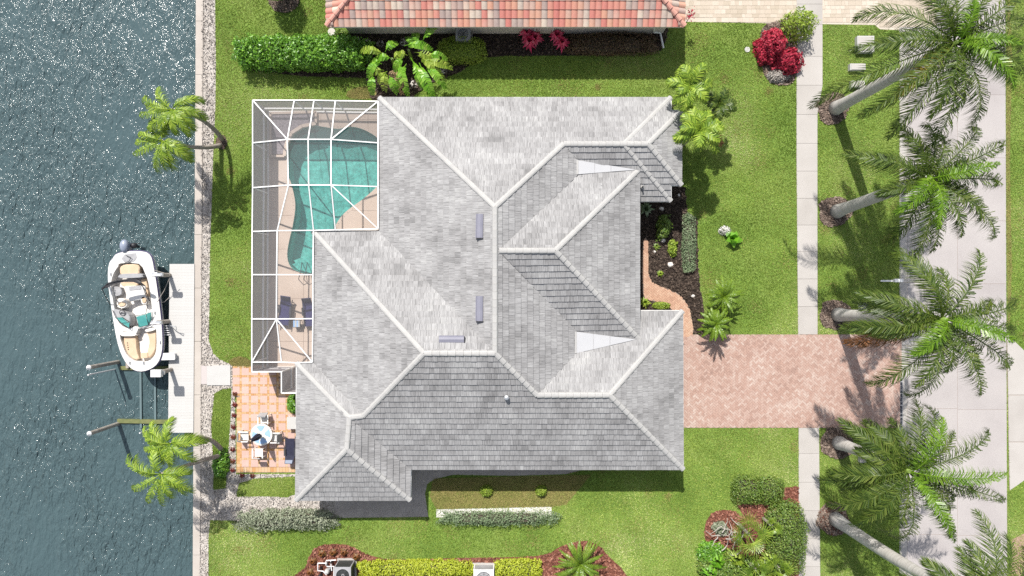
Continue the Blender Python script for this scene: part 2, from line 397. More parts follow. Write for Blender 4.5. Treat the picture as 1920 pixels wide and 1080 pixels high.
M_algae = mat("algae_beam", [(.10,.12,.045),(.17,.17,.07)], .9, 3)
M_sub = mat("submerged_rail", [(.10,.145,.155)], .8)
M_gel = mat("white_gelcoat", [(0.567,0.559,0.542),(0.607,0.599,0.583)], .25, 1, spec=.5)
M_tan = mat("tan_vinyl", [(0.469,0.343,0.225),(0.551,0.423,0.298)], .55, 2)
M_sole = mat("cream_sole", [(.60,.57,.53),(.66,.63,.6)], .7, 2)
M_navy = mat("navy_fabric", [(.018,.018,.075),(.03,.03,.11)], .8, 5)
M_navyd = mat("dark_navy_fabric", [(.012,.013,.03),(.022,.024,.05)], .8, 5)
M_stripe = mat("hull_stripe", [(.06,.05,.12)], .3)
M_teal = mat("teal_windscreen", [(0.067,0.320,0.304),(0.134,0.448,0.400)], .1, 2, spec=.8)
M_cowl = mat("outboard_cowl", [(.16,.19,.26),(.26,.29,.36)], .3, 3, spec=.5)
M_steel = mat("stainless_steel", [(.5,.5,.52)], .25, metal=.9)
M_blue = mat("pale_blue_glaze", [(.22,.36,.58),(.3,.44,.65)], .35, 3)
M_table = mat("ivory_table", [(.62,.61,.57)], .4, 3)
M_slateblue = mat("slate_blue_sling", [(.19,.22,.29)], .7, 3)
M_towel = mat("light_blue_towel", [(.2,.36,.68),(.55,.68,.85)], .9, 9, stretch=(1,.05,1))
M_stone = mat("white_rock", [(.5,.46,.42),(.72,.68,.64)], .85, 8, bump=.5, bscale=12)
M_steps = mat("round_paver", [(.42,.39,.36),(.5,.47,.44)], .9, 4, fine=.2)
M_slab = mat("white_slab", [(0.409,0.403,0.392),(0.433,0.427,0.415)], .8, 2)
M_lilac = mat("lilac_slab", [(.42,.38,.37)], .85, 2)
M_plum = mat("planter_gravel", [(.12,.10,.115),(.28,.25,.27)], .9, 10, fine=.5, fscale=20, coords='World', bump=1, bscale=20)
M_iron = mat("cast_iron", [(.02,.022,.03),(.05,.055,.07)], .6, 5)
M_red = mat("red_flower", [(.4,.03,.03)], .6)
# ------------------------------------------------------------------ ground plan (survey pixels)
POOL = smooth_loop([(539,272),(545,252),(560,240),(588,236),(612,239),(634,242),(650,239),(668,239),(690,247),(711,262),(723,285),(724,325),(708,349),(680,374),(650,396),(632,418),(622,445),(612,480),(603,508),(586,515),(556,508),(543,496),(539,476),(543,450),(549,425),(554,393),(553,372),(547,346),(540,322)], 3)
POOLW = [tuple(W(*p)[:2]) for p in POOL]
XY = lambda pts: [tuple(W(p[0], p[1])[:2]) for p in pts]

MB().sheet([(-19.9,-160),(-19.62,160),(300,160),(300,-160)][::-1], 0.0, holes=[POOLW]).build('lawn', M_soil, kind='structure')
wt = MB(); wt.add([(-320,-320,-1.3),(-10,-320,-1.3),(-10,320,-1.3),(-320,320,-1.3)], [(0,1,2,3)]); wt.build('canal_water', M_water, kind='structure')
MB().add([(-320,-320,-3.2),(-10,-320,-3.2),(-10,320,-3.2),(-320,320,-3.2)], [(0,1,2,3)]).build('canal_bed', M_wallc, kind='structure')

G = {}
G['gravel'] = [(379,-30),(403,-30),(405,120),(404,200),(400,290),(397,380),(394,470),(393,560),(392,640),(400,662),(412,674),(436,684),(440,700),(443,889),(554,889),(556,934),(626,934),(626,973),(440,976),(394,975),(391,1010),(391,1110),(374,1110),(377,640)]
G['isle'] = [(402,738),(418,729),(434,728),(432,790),(428,850),(424,915),(400,918),(401,870),(396,800)]
G['isle2'] = [(443,929),(449,906),(478,897),(556,893),(556,926),(538,932),(490,930),(446,931)]
G['agg'] = [(626,928),(766,928),(768,878),(1112,876),(1060,889),(960,892),(850,890),(815,898),(801,908),(797,925),(803,969),(626,971)]
G['whitegravel'] = [(818,955),(1034,950),(1035,968),(818,970)]
G['mulch_bottom'] = smooth_loop([(574,1110),(575,1062),(584,1036),(604,1022),(650,1021),(692,1040),(740,1049),(860,1046),(1010,1042),(1052,1024),(1100,1014),(1138,1040),(1142,1110)], 3)
G['mulch_corner'] = smooth_loop([(1321,1008),(1326,974),(1346,957),(1376,958),(1392,968),(1380,935),(1396,905),(1440,898),(1472,914),(1497,914),(1499,960),(1518,1000),(1518,1115),(1330,1115),(1340,1050)], 3)
G['mulch_east'] = [(1190,345),(1262,345),(1284,352),(1288,398),(1307,410),(1309,500),(1312,540),(1320,580),(1318,624),(1299,626),(1180,626)]
G['mulch_neighbour'] = [(455,117),(640,117),(655,46),(1252,46),(1250,70),(1240,95),(1120,104),(950,105),(900,109),(862,135),(802,160),(765,188),(697,188),(685,146),(570,143),(462,131)]
G['mulch_red_shrub'] = smooth_loop([(1424,80),(1437,45),(1500,40),(1496,90),(1490,150),(1462,160),(1438,148),(1427,118)], 3)
G['drive'] = [(1250,627),(1690,627),(1690,802),(1250,802)]
G['walk'] = smooth_loop([(1205,454),(1215.5,454),(1215.5,508),(1224,529),(1245,539),(1269,549),(1284,564),(1294,582),(1298,606),(1298,630),(1262,630),(1262,590),(1254,574),(1239,567),(1218,563),(1205,550)], 2)
G['beige'] = [(1284,-40),(1760,-40),(1760,60),(1650,55),(1640,47),(1284,41)]
G['sidewalk_n'] = [(1494,-40),(1542,-40),(1542,160),(1532,215),(1533,627),(1496,627),(1493,300)]
G['sidewalk_s'] = [(1497,802),(1535,802),(1537,1000),(1538,1120),(1498,1120)]
G['road'] = [(1686,-60),(1884,-60),(1887,640),(1889,1130),(1690,1130)]
G['apron'] = [(1887,625),(1935,672),(1935,890),(1892,920)]
G['cage'] = [(500,203),(745,203),(745,690),(586,735),(530,735),(500,700)]
G['house'] = [(735,212),(1240,212),(1240,360),(1180,370),(1180,590),(1255,600),(1255,850),(770,850),(770,905),(590,905),(590,690),(620,690),(620,445),(735,445)]
G['neigh'] = [(632,-60),(1250,-60),(1250,60),(632,60)]
G['patio'] = [(436,684),(532,684),(532,735),(575,735),(575,886),(444,886),(444,745),(436,740)]
PALM_BASES = [(1565,204),(1568,397),(1570,590),(1572,830),(1565,972)]
GW = {k: XY(v) for k, v in G.items()}

def flat(name, key, z, m): return MB().sheet(GW[key], z).build(name, m, kind='structure')
gravel = flat('shell_gravel_bed', 'gravel', .004, M_gravel)
flat('lawn_island', 'isle', .010, M_soil); flat('lawn_island', 'isle2', .010, M_soil)
flat('aggregate_path', 'agg', .014, M_agg)
flat('white_gravel_strip', 'whitegravel', .018, M_whitegravel)
flat('red_mulch_bed', 'mulch_bottom', .006, M_mulch_r)
flat('red_mulch_bed', 'mulch_corner', .006, M_mulch_r)
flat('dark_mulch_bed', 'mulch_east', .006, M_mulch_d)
flat('dark_mulch_bed', 'mulch_neighbour', .006, M_mulch_d)
flat('brown_mulch_bed', 'mulch_red_shrub', .006, M_mulch_b)
for i, (x, y) in enumerate(PALM_BASES):
    c = W(x-4, y); pts = [(c.x + (1.02+.1*sin(3*t+i)+.06*sin(7*t+2*i))*cos(t), c.y + (1.0+.1*sin(2*t+i))*sin(t)) for t in [2*pi*k/28 for k in range(28)]]
    GW['ring%d' % i] = pts
    MB().sheet(pts, .022).build('mulch_ring', M_mulch_r if i == 4 else M_mulch_b, kind='structure')
c = W(533, 0); GW['ring_tree'] = [(c.x+.95*cos(2*pi*k/24), c.y+.8*sin(2*pi*k/24)) for k in range(24)]
MB().sheet(GW['ring_tree'], .006).build('mulch_ring', M_mulch_d, kind='structure')
c = W(416, 267); GW['ring_coco'] = [(c.x+.3*cos(2*pi*k/20), c.y+.42*sin(2*pi*k/20)) for k in range(20)]
MB().sheet(GW['ring_coco'], .014).build('mulch_ring', M_mulch_b, kind='structure')
# dry thin turf by the path
dry = XY([(812,897),(1108,890),(1062,945),(1036,950),(818,954),(806,930)])
MB().sheet(dry, .012).build('dry_lawn', M_dry, kind='structure')

for k_, p_ in enumerate(([(652,172),(676,163),(704,166),(700,184),(655,184)],[(430,676),(450,668),(470,676),(470,688),(436,686)],[(1889,-20),(1897,100),(1893,300),(1897,500),(1890,620),(1886,300)])):
    DP = smooth_loop(XY(p_), 2); GW['dry%d' % k_] = DP
    MB().sheet(DP, .012).build('dry_lawn', M_dry, kind='structure')
# road, gutter, sidewalks: slabs are pieces
road = MB().sheet(GW['road'], .006).build('road', M_joint, kind='structure')
def slabs(parent, name, x0, x1, ys, m, z0, z1, gap=.016):
    for a, b in zip(ys[:-1], ys[1:]):
        xs = lambda y: (x0(y), x1(y))
        l0, r0 = xs(a); l1, r1 = xs(b)
        pts = [tuple(W(l0, a)[:2]), tuple(W(r0, a)[:2]), tuple(W(r1, b)[:2]), tuple(W(l1, b)[:2])]
        cx = sum(p[0] for p in pts)/4; cy = sum(p[1] for p in pts)/4
        pts = [(p[0] - gap/2*(1 if p[0] > cx else -1), p[1] - gap/2*(1 if p[1] > cy else -1)) for p in pts]
        MB().prism(pts, z0, z1, bottom=False).build(name, m, parent, at=(cx, cy, z0))
ys = list(range(-60, 1140, 118))
slabs(road, 'gutter_slab', lambda y: 1686, lambda y: 1701, ys, M_conc, .0, .016)
slabs(road, 'road_slab', lambda y: 1701, lambda y: 1795, ys, M_road, .0, .014)
slabs(road, 'road_slab', lambda y: 1795, lambda y: 1885+y*.003, [-60,60,178,296,414,532,650,768,886,1004,1130], M_road, .0, .0142)
sw = MB().sheet(GW['sidewalk_n'], .012).build('sidewalk', M_joint, kind='structure')
L_ = lambda y: 1493 + (0 if y < 300 else (y-300)*.009)
R_ = lambda y: 1542 if y < 160 else (1542-(y-160)*.18 if y < 215 else 1532.5)
slabs(sw, 'sidewalk_slab', L_, R_, [-40,8,46,106,160,215,269,321,372,422,472,523,575,627], M_conc, 0, .035)
sw2 = MB().sheet(GW['sidewalk_s'], .012).build('sidewalk', M_joint, kind='structure')
slabs(sw2, 'sidewalk_slab', lambda y: 1497, lambda y: 1535.5+(y-802)*.008, [802,850,904,957,1010,1062,1115], M_conc, 0, .035)
ap = flat('driveway_apron', 'apron', .012, M_joint)
for p in ([(1888,627),(1902,640),(1935,672),(1935,740),(1890,740)], [(1890,741),(1935,741),(1935,828),(1891,828)], [(1891,829),(1935,829),(1935,890),(1893,919)]):
    MB().prism(XY(p), 0, .03, bottom=False).build('apron_slab', M_conc, ap)
MB().sheet(XY([(1896,1012),(1940,990),(1940,1110),(1894,1110)]), .012).build('paved_patch', M_paver, kind='structure')

# pavers
def herringbone(parent, region, m, w_=.1, gap=.006, z0=.01, z1=.035, holes=()):
    mb = MB(); c, s = cos(pi/4), sin(pi/4)
    P = np.array(region); lo, hi = P.min(0), P.max(0); ctr = (lo+hi)/2; rad = int(np.linalg.norm(hi-lo)/2/w_)+3
    for i in range(-rad, rad):
        for j in range(-rad, rad):
            d = (i-j) % 4
            if d == 0: r = (i, j, i+2, j+1)
            elif d == 3: r = (i, j, i+1, j+2)
            else: continue
            g = gap/w_/2
            q = [(r[0]+g, r[1]+g), (r[2]-g, r[1]+g), (r[2]-g, r[3]-g), (r[0]+g, r[3]-g)]
            q = [(ctr[0]+(x*c-y*s)*w_, ctr[1]+(x*s+y*c)*w_) for x, y in q]
            mx, my = sum(p[0] for p in q)/4, sum(p[1] for p in q)/4
            if not (lo[0]-.2 < mx < hi[0]+.2 and lo[1]-.2 < my < hi[1]+.2): continue
            ins = inside(np.array(q+[(mx, my)]), region)
            if not ins[4] : continue
            if not ins.all():
                q = clip_convex(region, q)
                if len(q) < 3 or area2(q) < .002: continue
            z = z1 + random.uniform(-.003, .003)
            n = len(q)
            mb.add([(p[0], p[1], z) for p in q] + [(p[0], p[1], z0) for p in q], [tuple(range(n))] + [((k+1) % n, k, k+n, (k+1) % n+n) for k in range(n)])
    return mb
drive = MB().sheet(GW['drive'], .016).build('driveway', M_joint, kind='structure')
o = herringbone(drive, GW['drive'], M_paver, w_=.125).build('paver', M_paver, drive); o['kind'] = 'stuff'
walk = MB().sheet(GW['walk'], .019).build('walkway', M_joint, kind='structure')
o = herringbone(walk, GW['walk'], M_paver2, w_=.115, z0=.012, z1=.039).build('paver', M_paver2, walk); o['kind'] = 'stuff'
bd = MB().sheet(GW['beige'], .010).build('neighbour_driveway', M_beige, kind='structure')
mb = MB(); P = np.array(GW['beige']); y = P[:,1].min()
while y < P[:,1].max():
    hh = random.choice([.22, .3]); x = P[:,0].min() - random.random()*.4
    while x < P[:,0].max():
        ww = random.choice([.22, .3, .42])
        q = [(x+.006, y+.006), (x+ww-.006, y+.006), (x+ww-.006, y+hh-.006), (x+.006, y+hh-.006)]
        ins = inside(np.array(q), GW['beige'])
        cx, cy = x+ww/2, y+hh/2
        swx = 1493 < cx*30+960 < 1543
        if ins.all() and not swx:
            z = .026+random.uniform(-.002, .002)
            mb.add([(p[0], p[1], z) for p in q] + [(p[0], p[1], .008) for p in q], [(0,1,2,3)] + [((k+1) % 4, k, k+4, (k+1) % 4+4) for k in range(4)])
        x += ww
    y += hh
o = mb.build('paver', M_beige, bd); o['kind'] = 'stuff'
# trench drain at the end of the driveway
dr = thing('trench_drain', 'black slotted trench drain across the street end of the pink paver driveway', 'drain', W(1690,755))
MB().box(W(1690,760,.02), (.18, 3.5, .04)).build('channel', M_grey, dr)
for k in range(14):
    MB().box(W(1690,712+k*7.4,.042), (.13, .15+.05*(k % 3), .012)).build('grate', M_iron, dr)

# patio
patio = MB().sheet(GW['patio'], .012).build('patio', M_joint, kind='structure')
PW = GW['patio']; brick = MB()
for iy in range(12):
    for ix in range(9):
        x, y = 436.6+ix*17.2, 690+iy*17.2
        q = XY([(x,y),(x+13.2,y),(x+13.2,y+13.2),(x,y+13.2)])
        if y > 870 or not inside(np.array(q), PW).all(): continue
        MB().prism(q, .012, .04+random.uniform(-.002,.002), bottom=False).build('patio_tile', M_patio, patio, at=(q[0][0], q[0][1], .012))
def bricks(x0, y0, x1, y1, n, vert):
    for k in range(n):
        a, b = k/n, (k+1)/n; e = .05/n if False else .12
        if vert: q = [(x0, y0+(y1-y0)*a+e), (x1, y0+(y1-y0)*a+e), (x1, y0+(y1-y0)*b-e), (x0, y0+(y1-y0)*b-e)]
        else: q = [(x0+(x1-x0)*a+e, y0), (x0+(x1-x0)*b-e, y0), (x0+(x1-x0)*b-e, y1), (x0+(x1-x0)*a+e, y1)]
        q = XY(q)
        if inside(np.array([((q[0][0]+q[2][0])/2, (q[0][1]+q[2][1])/2)]), PW).all(): brick.prism(q, .012, .036+random.uniform(-.003,.003), bottom=False)
for ix in range(9):
    x = 436.6+ix*17.2
    for iy in range(12):
        y = 690+iy*17.2
        if y > 865: continue
        bricks(x+13.3, y-3.8, x+17.1, y+13.2, 3, True)
        bricks(x, y-3.9, x+13.2, y-.2, 3, False)
bricks(444, 745, 450.5, 886, 26, True); bricks(451, 876, 575, 885, 22, False)
o = brick.build('brick', M_brick, patio); o['kind'] = 'stuff'
sp = thing('stepping_slab', 'large square white concrete slab between the dock and the patio', 'slab', W(410,704))
MB().prism(XY([(389,686),(433,684),(433,722),(389,722)]), 0, .09).build('slab', M_slab, sp)
MB().prism(XY([(377,685),(388.4,685),(388.4,720),(377,720)]), 0, .05).build('lower_slab', M_lilac, sp)

# seawall
sea = thing('seawall', 'pale concrete seawall with a flat cap along the edge of the canal', 'seawall', W(372,540))
xl = lambda y: 369 - y*.0055
MB().prism(XY([(xl(-60)+1.5,-60),(378,-60),(376,1140),(xl(1140)+1.5,1140)]), -3.2, -.02).build('wall_face', M_wallc, sea)
for y in range(-60, 1140, 100):
    MB().prism(XY([(xl(y)-1,y+.3),(xl(y)+12.5,y+.3),(xl(y+100)+12.5,y+99.7),(xl(y+100)-1,y+99.7)]), -.2, .06).build('cap_slab', M_cap, sea)

# dock
dock = thing('dock', 'long white plank dock lying along the seawall beside the boat', 'dock', W(342,650))
yy = 495.0; k = 0
while yy < 806:
    e = random.uniform(-.5, .5)
    MB().prism(XY([(319.5-.008*(yy-495)+e*.3,yy+.04),(366-.006*(yy-495),yy+.04),(366-.006*(yy-495),yy+5.31),(319.5-.008*(yy-495)+e*.3,yy+5.31)]), .07, .115+random.uniform(-.003,.003)).build('plank', M_plank, dock, at=W(342,yy,.1)); yy += 5.35
for x in (323, 360): MB().box(W(x,650,-.03), (.1, 10.2, .18)).build('joist', M_pile, dock)
for y in (505, 600, 695, 790):
    p = W(322, y); MB().tube([(p.x,p.y,-3),(p.x,p.y,.0)], .13, 10).build('post', M_pile, dock)

# ------------------------------------------------------------------ main house
E = 2.8
V = dict(A=(711,183,E),B=(1258,183,E),B2=(1258,207,3.23),B3=(1278,207,3.23),C0=(1057,269.7,4.31),CM=(1170,269.7,4.31),C1=(1215,269.7,4.31),
 D1=(1278,347,3.23),D2=(1258,347,3.23),C=(1258,377,E),Cx=(1165,377,E),Cy=(1165,340,3.42),M1=(928,388,6.2),M2=(928,662.5,6.2),
 Q1=(1084,301,3.885),Q2=(1084,327,3.885),Q3=(1193,318.5,3.62),V1=(936,470,6.12),K=(1041,470,6.12),Kn=(1199,317,3.55),Ks=(1199,637,3.55),
 Q4=(1081,622,3.93),Q5=(1081,662,3.95),Q6=(1192,636.2,3.62),G0=(1007,741,5.08),G1=(1143,741,5.08),J1=(1280,583,E),J0=(1185,583,E),J2=(1281,880,E),
 T=(770,880,E),U1=(655,783,4.40),U0=(681,780,4.43),W1=(795,662.5,6.2),X0=(587,433,E),X1=(587,680,E),Y=(711,433,E),
 Z0=(556,681,E),U2=(650,843,4.475),Z1=(555,938,E),Z2=(769,938,E))
VW = {k: W(*v) for k, v in V.items()}
FACES = [('A B B2 B3 C1 CM C0 M1', 'A B'), ('C1 B3 D1', 'B3 D1'), ('C0 C1 D1 D2 C Cx Cy Q1', 'Cx C'),
 ('M1 C0 Q1 Q2 V1 Q4 Q5 G0 M2', 'M1 M2'), ('V1 K Kn Q2', 'V1 K'), ('K Kn Ks', 'Kn Ks'), ('V1 K Ks Q4', 'V1 K'),
 ('G0 G1 J1 J0 Q5', 'G0 G1'), ('G1 J1 J2', 'J1 J2'), ('M2 G0 G1 J2 T U1 U0 W1', 'T J2'), ('X0 W1 U0 X1', 'X0 X1'),
 ('X0 Y M2 W1', 'X0 Y'), ('A M1 M2 Y', 'A Y'), ('X1 U0 U1 Z0', 'X1 Z0'), ('Z0 U1 U2 Z1', 'Z0 Z1'), ('Z1 U2 Z2', 'Z1 Z2'), ('U2 Z2 T U1', 'Z2 T')]
house = thing('house', 'large one storey house with a pale grey tiled hip roof beside the pool', 'house', W(960,560))
deck_mb = MB(); TILES = []
for names, eave in FACES:
    P = [VW[n] for n in names.split()]
    n = Vector((0,0,0))
    for i in range(len(P)):                       # Newell normal
        a, b = P[i-1], P[i]
        n += Vector(((a.y-b.y)*(a.z+b.z), (a.z-b.z)*(a.x+b.x), (a.x-b.x)*(a.y+b.y)))
    n.normalize()
    if n.z < 0: n = -n
    c = sum(P, Vector((0,0,0)))/len(P)
    e0, e1 = (VW[q] for q in eave.split())
    u = (e1-e0); u = (u - n*u.dot(n)); u.z = 0; u.normalize(); u = (u - n*u.dot(n)).normalized()
    v = n.cross(u)
    if v.z < 0: u = -u; v = n.cross(u)
    Q = [((p-c).dot(u), (p-c).dot(v)) for p in P]
    ar = sum(Q[i-1][0]*Q[i][1]-Q[i][0]*Q[i-1][1] for i in range(len(Q)))
    if ar < 0: Q = Q[::-1]; P = P[::-1]
    tri = tessellate_polygon([[Vector((q[0], q[1], 0)) for q in Q]])
    deck_mb.add([p - n*.06 for p in P], [orient(t, Q) for t in tri])
    u0, u1 = min(q[0] for q in Q), max(q[0] for q in Q); v0, v1 = min(q[1] for q in Q), max(q[1] for q in Q)
    DV, DU = .372, .30
    r = 0; vv = v0 - .02
    while vv < v1:
        uu = u0 - DU - random.random()*DU
        while uu < u1:
            ww = DU*random.choice((.85, 1.0, 1.0, 1.15))
            cl = [(uu+.004, vv-.02), (uu+ww-.004, vv-.02), (uu+ww-.004, vv+DV), (uu+.004, vv+DV)]
            q = clip_convex(Q, cl)
            if q and area2(q) > .004:
                lift = random.uniform(.038, .054); sk = random.uniform(-.006, .006)
                top = []; bot = []; uv = []
                for a, b in q:
                    t = (b - vv)/DV
                    h = .006 + lift*(1-t) + sk*(a-uu)/ww*(1-t)
                    p = c + u*a + v*b
                    top.append(p + n*h); bot.append(p - n*.02); uv.append((a+r*7.3, b))
                TILES.append((area2(q)/(H-c.z)**2*(1.0 if n.y < .2 else .9), top, bot, uv))
            uu += ww
        vv += DV; r += 1
roof = deck_mb.build('roof', M_deckroof, house)
TILES.sort(key=lambda t: -t[0] - random.random()*2e-5)
def tile_to(mb, t):
    k = len(t[1]); mb.add(t[1]+t[2], [tuple(range(k))] + [((i+1) % k, i, i+k, (i+1) % k+k) for i in range(k)], 0, t[3]*2)
for t in TILES[:300]:
    m_ = MB(); tile_to(m_, t); m_.build('roof_tile', M_roof, roof, at=t[1][0])
rest = MB()
for t in TILES[300:]: tile_to(rest, t)
o = rest.build('roof_tile', M_roof, roof); o['kind'] = 'stuff'
# white membrane saddles behind the two dormer hips
for tri_ in (('Q1','Q2','Q3'), ('Q4','Q5','Q6')):
    m_ = MB(); a, b, c_ = (VW[k] + Vector((0,0,.065)) for k in tri_)
    m_.add([a, b, c_, a-Vector((0,0,.25)), b-Vector((0,0,.25)), c_-Vector((0,0,.25))], [(0,1,2),(0,3,4,1),(1,4,5,2),(2,5,3,0)]); so = m_.build('roof_saddle', M_cricket, roof)
    for f_ in (.28, .56): MB().beam(a.lerp(c_, f_)+Vector((0,0,.004)), b.lerp(c_, f_)+Vector((0,0,.004)), .028, .010).build('membrane_seam', M_grey, roof)
    MB().beam(a+Vector((-.05,0,.01)), b+Vector((-.05,0,.01)), .10, .05).build('saddle_flashing', M_ridge, roof)
# ridge and hip caps
CAPS = 'A M1,C0 M1,C0 C1,C CM,B CM,B3 C1,D1 C1,M1 M2,V1 K,Kn K,Ks K,G0 G1,J1 G1,J2 G1,G0 M2,M2 W1,X0 W1,U0 W1,U1 U0,Z0 U1,U1 U2,Z1 U2,Z2 U2'.split(',')
ncap = 0
capmesh = MB()
def cap(a, b):
    d = (b-a).normalized(); s_ = d.cross(Vector((0,0,1))).normalized(); n_ = s_.cross(d)
    vs = []
    for p, sc in ((a, 1.06), (b, .96)):
        for x, z in ((-.16,-.055),(-.125,.03),(-.055,.062),(.055,.062),(.125,.03),(.16,-.055)):
            vs.append(p + s_*x*sc + n_*(z*sc + (.028 if sc > 1 else 0)))
    return vs, [(i, i+1, i+7, i+6) for i in range(5)] + [(5,4,3,2,1,0), (6,7,8,9,10,11)]
for ln in CAPS:
    a, b = (VW[k] for k in ln.split()); Lr = (b-a).length; nn = max(1, round(Lr/.405))
    for k in range(nn):
        p, q = a.lerp(b, k/nn), a.lerp(b, (k+1)/nn - .012/Lr*.5)
        vs, fs = cap(p, q); ncap += 1
        if ncap <= 300: MB().add(vs, fs).build('ridge_tile', M_ridge, roof, at=p)
        else: capmesh.add(vs, fs)
if capmesh.v:
    o = capmesh.build('ridge_tile', M_ridge, roof); o['kind'] = 'stuff'

# fascia and gutters
EAVES = 'A B,B B2,B2 B3,B3 D1,D1 D2,D2 C,C Cx,Kn Ks,J0 J1,J1 J2,J2 T,T Z2,Z2 Z1,Z1 Z0,Z0 X1,X1 X0,X0 Y,Y A'.split(',')
for ln in EAVES:
    a, b = (VW[k].copy() for k in ln.split()); dz = Vector((0,0,-.11))
    MB().beam(a+dz, b+dz, .09, .15).build('gutter', M_white, house)
# walls
wall_pts = [(726,225),(1238,225),(1238,360),(1160,360),(1160,600),(1240,600),(1240,838),(770,838),(770,895),(602,895),(602,700),(632,700),(632,452),(744,452),(744,225)]
MB().prism(XY([(750,226),(1226,226),(1226,355),(1158,368),(1158,596),(1240,600),(1240,836),(762,836),(762,890),(604,890),(604,692),(634,692),(634,456),(750,456)]), 0, 2.62).build('wall', M_stucco, house)
MB().prism(XY([(1156,360),(1162,360),(1162,600),(1156,600)]), 2.62, 3.4).build('entry_wall', M_stucco, house)
def win(p, sx, sy, z0, z1):
    f = MB().box((p.x, p.y, (z0+z1)/2), (sx, sy, z1-z0)).build('window', M_white, house)
    MB().box((p.x, p.y, (z0+z1)/2), (sx+.02 if sx < sy else sx-.16, sy+.02 if sy < sx else sy-.16, z1-z0-.16)).build('pane', M_teal, f)
# soffits under the eaves
SOFF = MB().sheet([tuple(VW[k][:2]) for k in 'A B C Cx'.split()] + [tuple(W(1150,583,E)[:2])] + [tuple(VW[k][:2]) for k in 'J1 J2 T Z2 Z1 Z0 X1 X0 Y'.split()], 2.66)
SOFF.build('soffit', M_white, house)
# roof fittings
def vent(p0, p1, wd, label):
    a, b = W(*p0), W(*p1); t = thing('roof_vent', label, 'roof vent', (a+b)/2, 'lilac roof vents beside the ridges')
    d = (b-a).normalized(); q = Vector((-d.y, d.x, 0))*wd/2; u = Vector((0,0,.07))
    vs = [e + x for e in (a, b) for x in (-q-u, q-u, q*.72+u*.6, q*.1+u, -q*.72+u*.6)]
    MB().add(vs, [(0,1,6,5),(1,2,7,6),(2,3,8,7),(3,4,9,8),(4,0,5,9),(4,3,2,1,0),(5,6,7,8,9)]).build('hood', M_vent, t)
    MB().beam(a-Vector((0,0,.06)), b-Vector((0,0,.06)), wd+.05, .04).build('flange', M_vent, t)
    d = (b-a).normalized()
    MB().beam(b-d*.01, b+d*.05, wd*.9, .08).build('louvre', M_dark, t)
vent((900.5,401,5.92),(899.5,446,5.92), .42, 'upper lilac grey metal vent left of the long vertical roof ridge')
vent((900,555,5.92),(899.5,602,5.92), .42, 'lower lilac grey metal vent left of the long vertical roof ridge')
vent((823,637,5.95),(870,637,5.95), .40, 'horizontal lilac grey metal vent above the short horizontal roof ridge')
def pipe(px, py, z, r, h, m, label):
    p = W(px, py, z); t = thing('vent_pipe', label, 'vent pipe', p, 'plumbing vents on the grey roof')
    MB().tube([p-Vector((0,0,.1)), p+Vector((0,0,h))], r, 10).build('pipe', m, t)
    MB().lathe((p.x,p.y,p.z), [(r*2.4,-.05),(r*2.2,.02),(r*1.2,.10)], 10).build('flashing', M_ridge, t)
    if h > .3: MB().lathe((p.x,p.y,p.z+h), [(r*1.1,0),(r*1.9,.02),(r*1.6,.14),(.02,.18)], 10).build('cap', M_alu, t)
pipe(950,743,4.72,.075,.42,M_alu,'metal capped flue pipe on the southern roof slope above a smaller stub')
pipe(951,756,4.55,.04,.2,M_dark,'small dark vent stub just below the metal capped flue pipe')
pipe(657,718,3.5,.035,.22,M_dark,'small dark vent pipe on the left roof slope above the patio')
pipe(1127,350,4.0,.04,.2,M_dark,'small dark vent pipe on the light slope near the upper white saddle')
pipe(1204,351,3.28,.045,.25,M_dark,'small dark vent pipe near the top right corner of the entry roof')

# ------------------------------------------------------------------ neighbour house
nb = thing('house', 'neighbouring house with a pink and salmon barrel tile roof along the top', 'house', W(948,20))
NE = 2.85; ns = .40
e0, e1 = W(613,49.5,NE), W(1283,49.5,NE); run = 6.4
MB().prism([(e0.x+.65,e0.y+.62),(e1.x-.65,e0.y+.62),(e1.x-.65,e0.y+2*run-.6),(e0.x+.65,e0.y+2*run-.6)], 0, 2.66).build('wall', M_stucco, nb)
yr = e0.y+run; zr = NE+run*ns
dk = MB(); D = Vector((0,0,-.09))
c0, c1, c2, c3 = e0, e1, Vector((e1.x, e0.y+2*run, NE)), Vector((e0.x, e0.y+2*run, NE))
r0, r1 = Vector((e0.x+run, yr, zr)), Vector((e1.x-run, yr, zr))
dk.add([p+D for p in (c0,c1,c2,c3,r0,r1)], [(0,1,5,4),(1,2,5),(2,3,4,5),(3,0,4)])
nroof = dk.build('roof', M_deckroof, nb)
MB().sheet([tuple(p[:2]) for p in (c0,c1,c2,c3)], 2.68).build('soffit', M_white, nb)
MB().beam(c0+Vector((0,.03,-.12)), c1+Vector((0,.03,-.12)), .06, .2).build('fascia', M_stucco, nb)
tiles = []
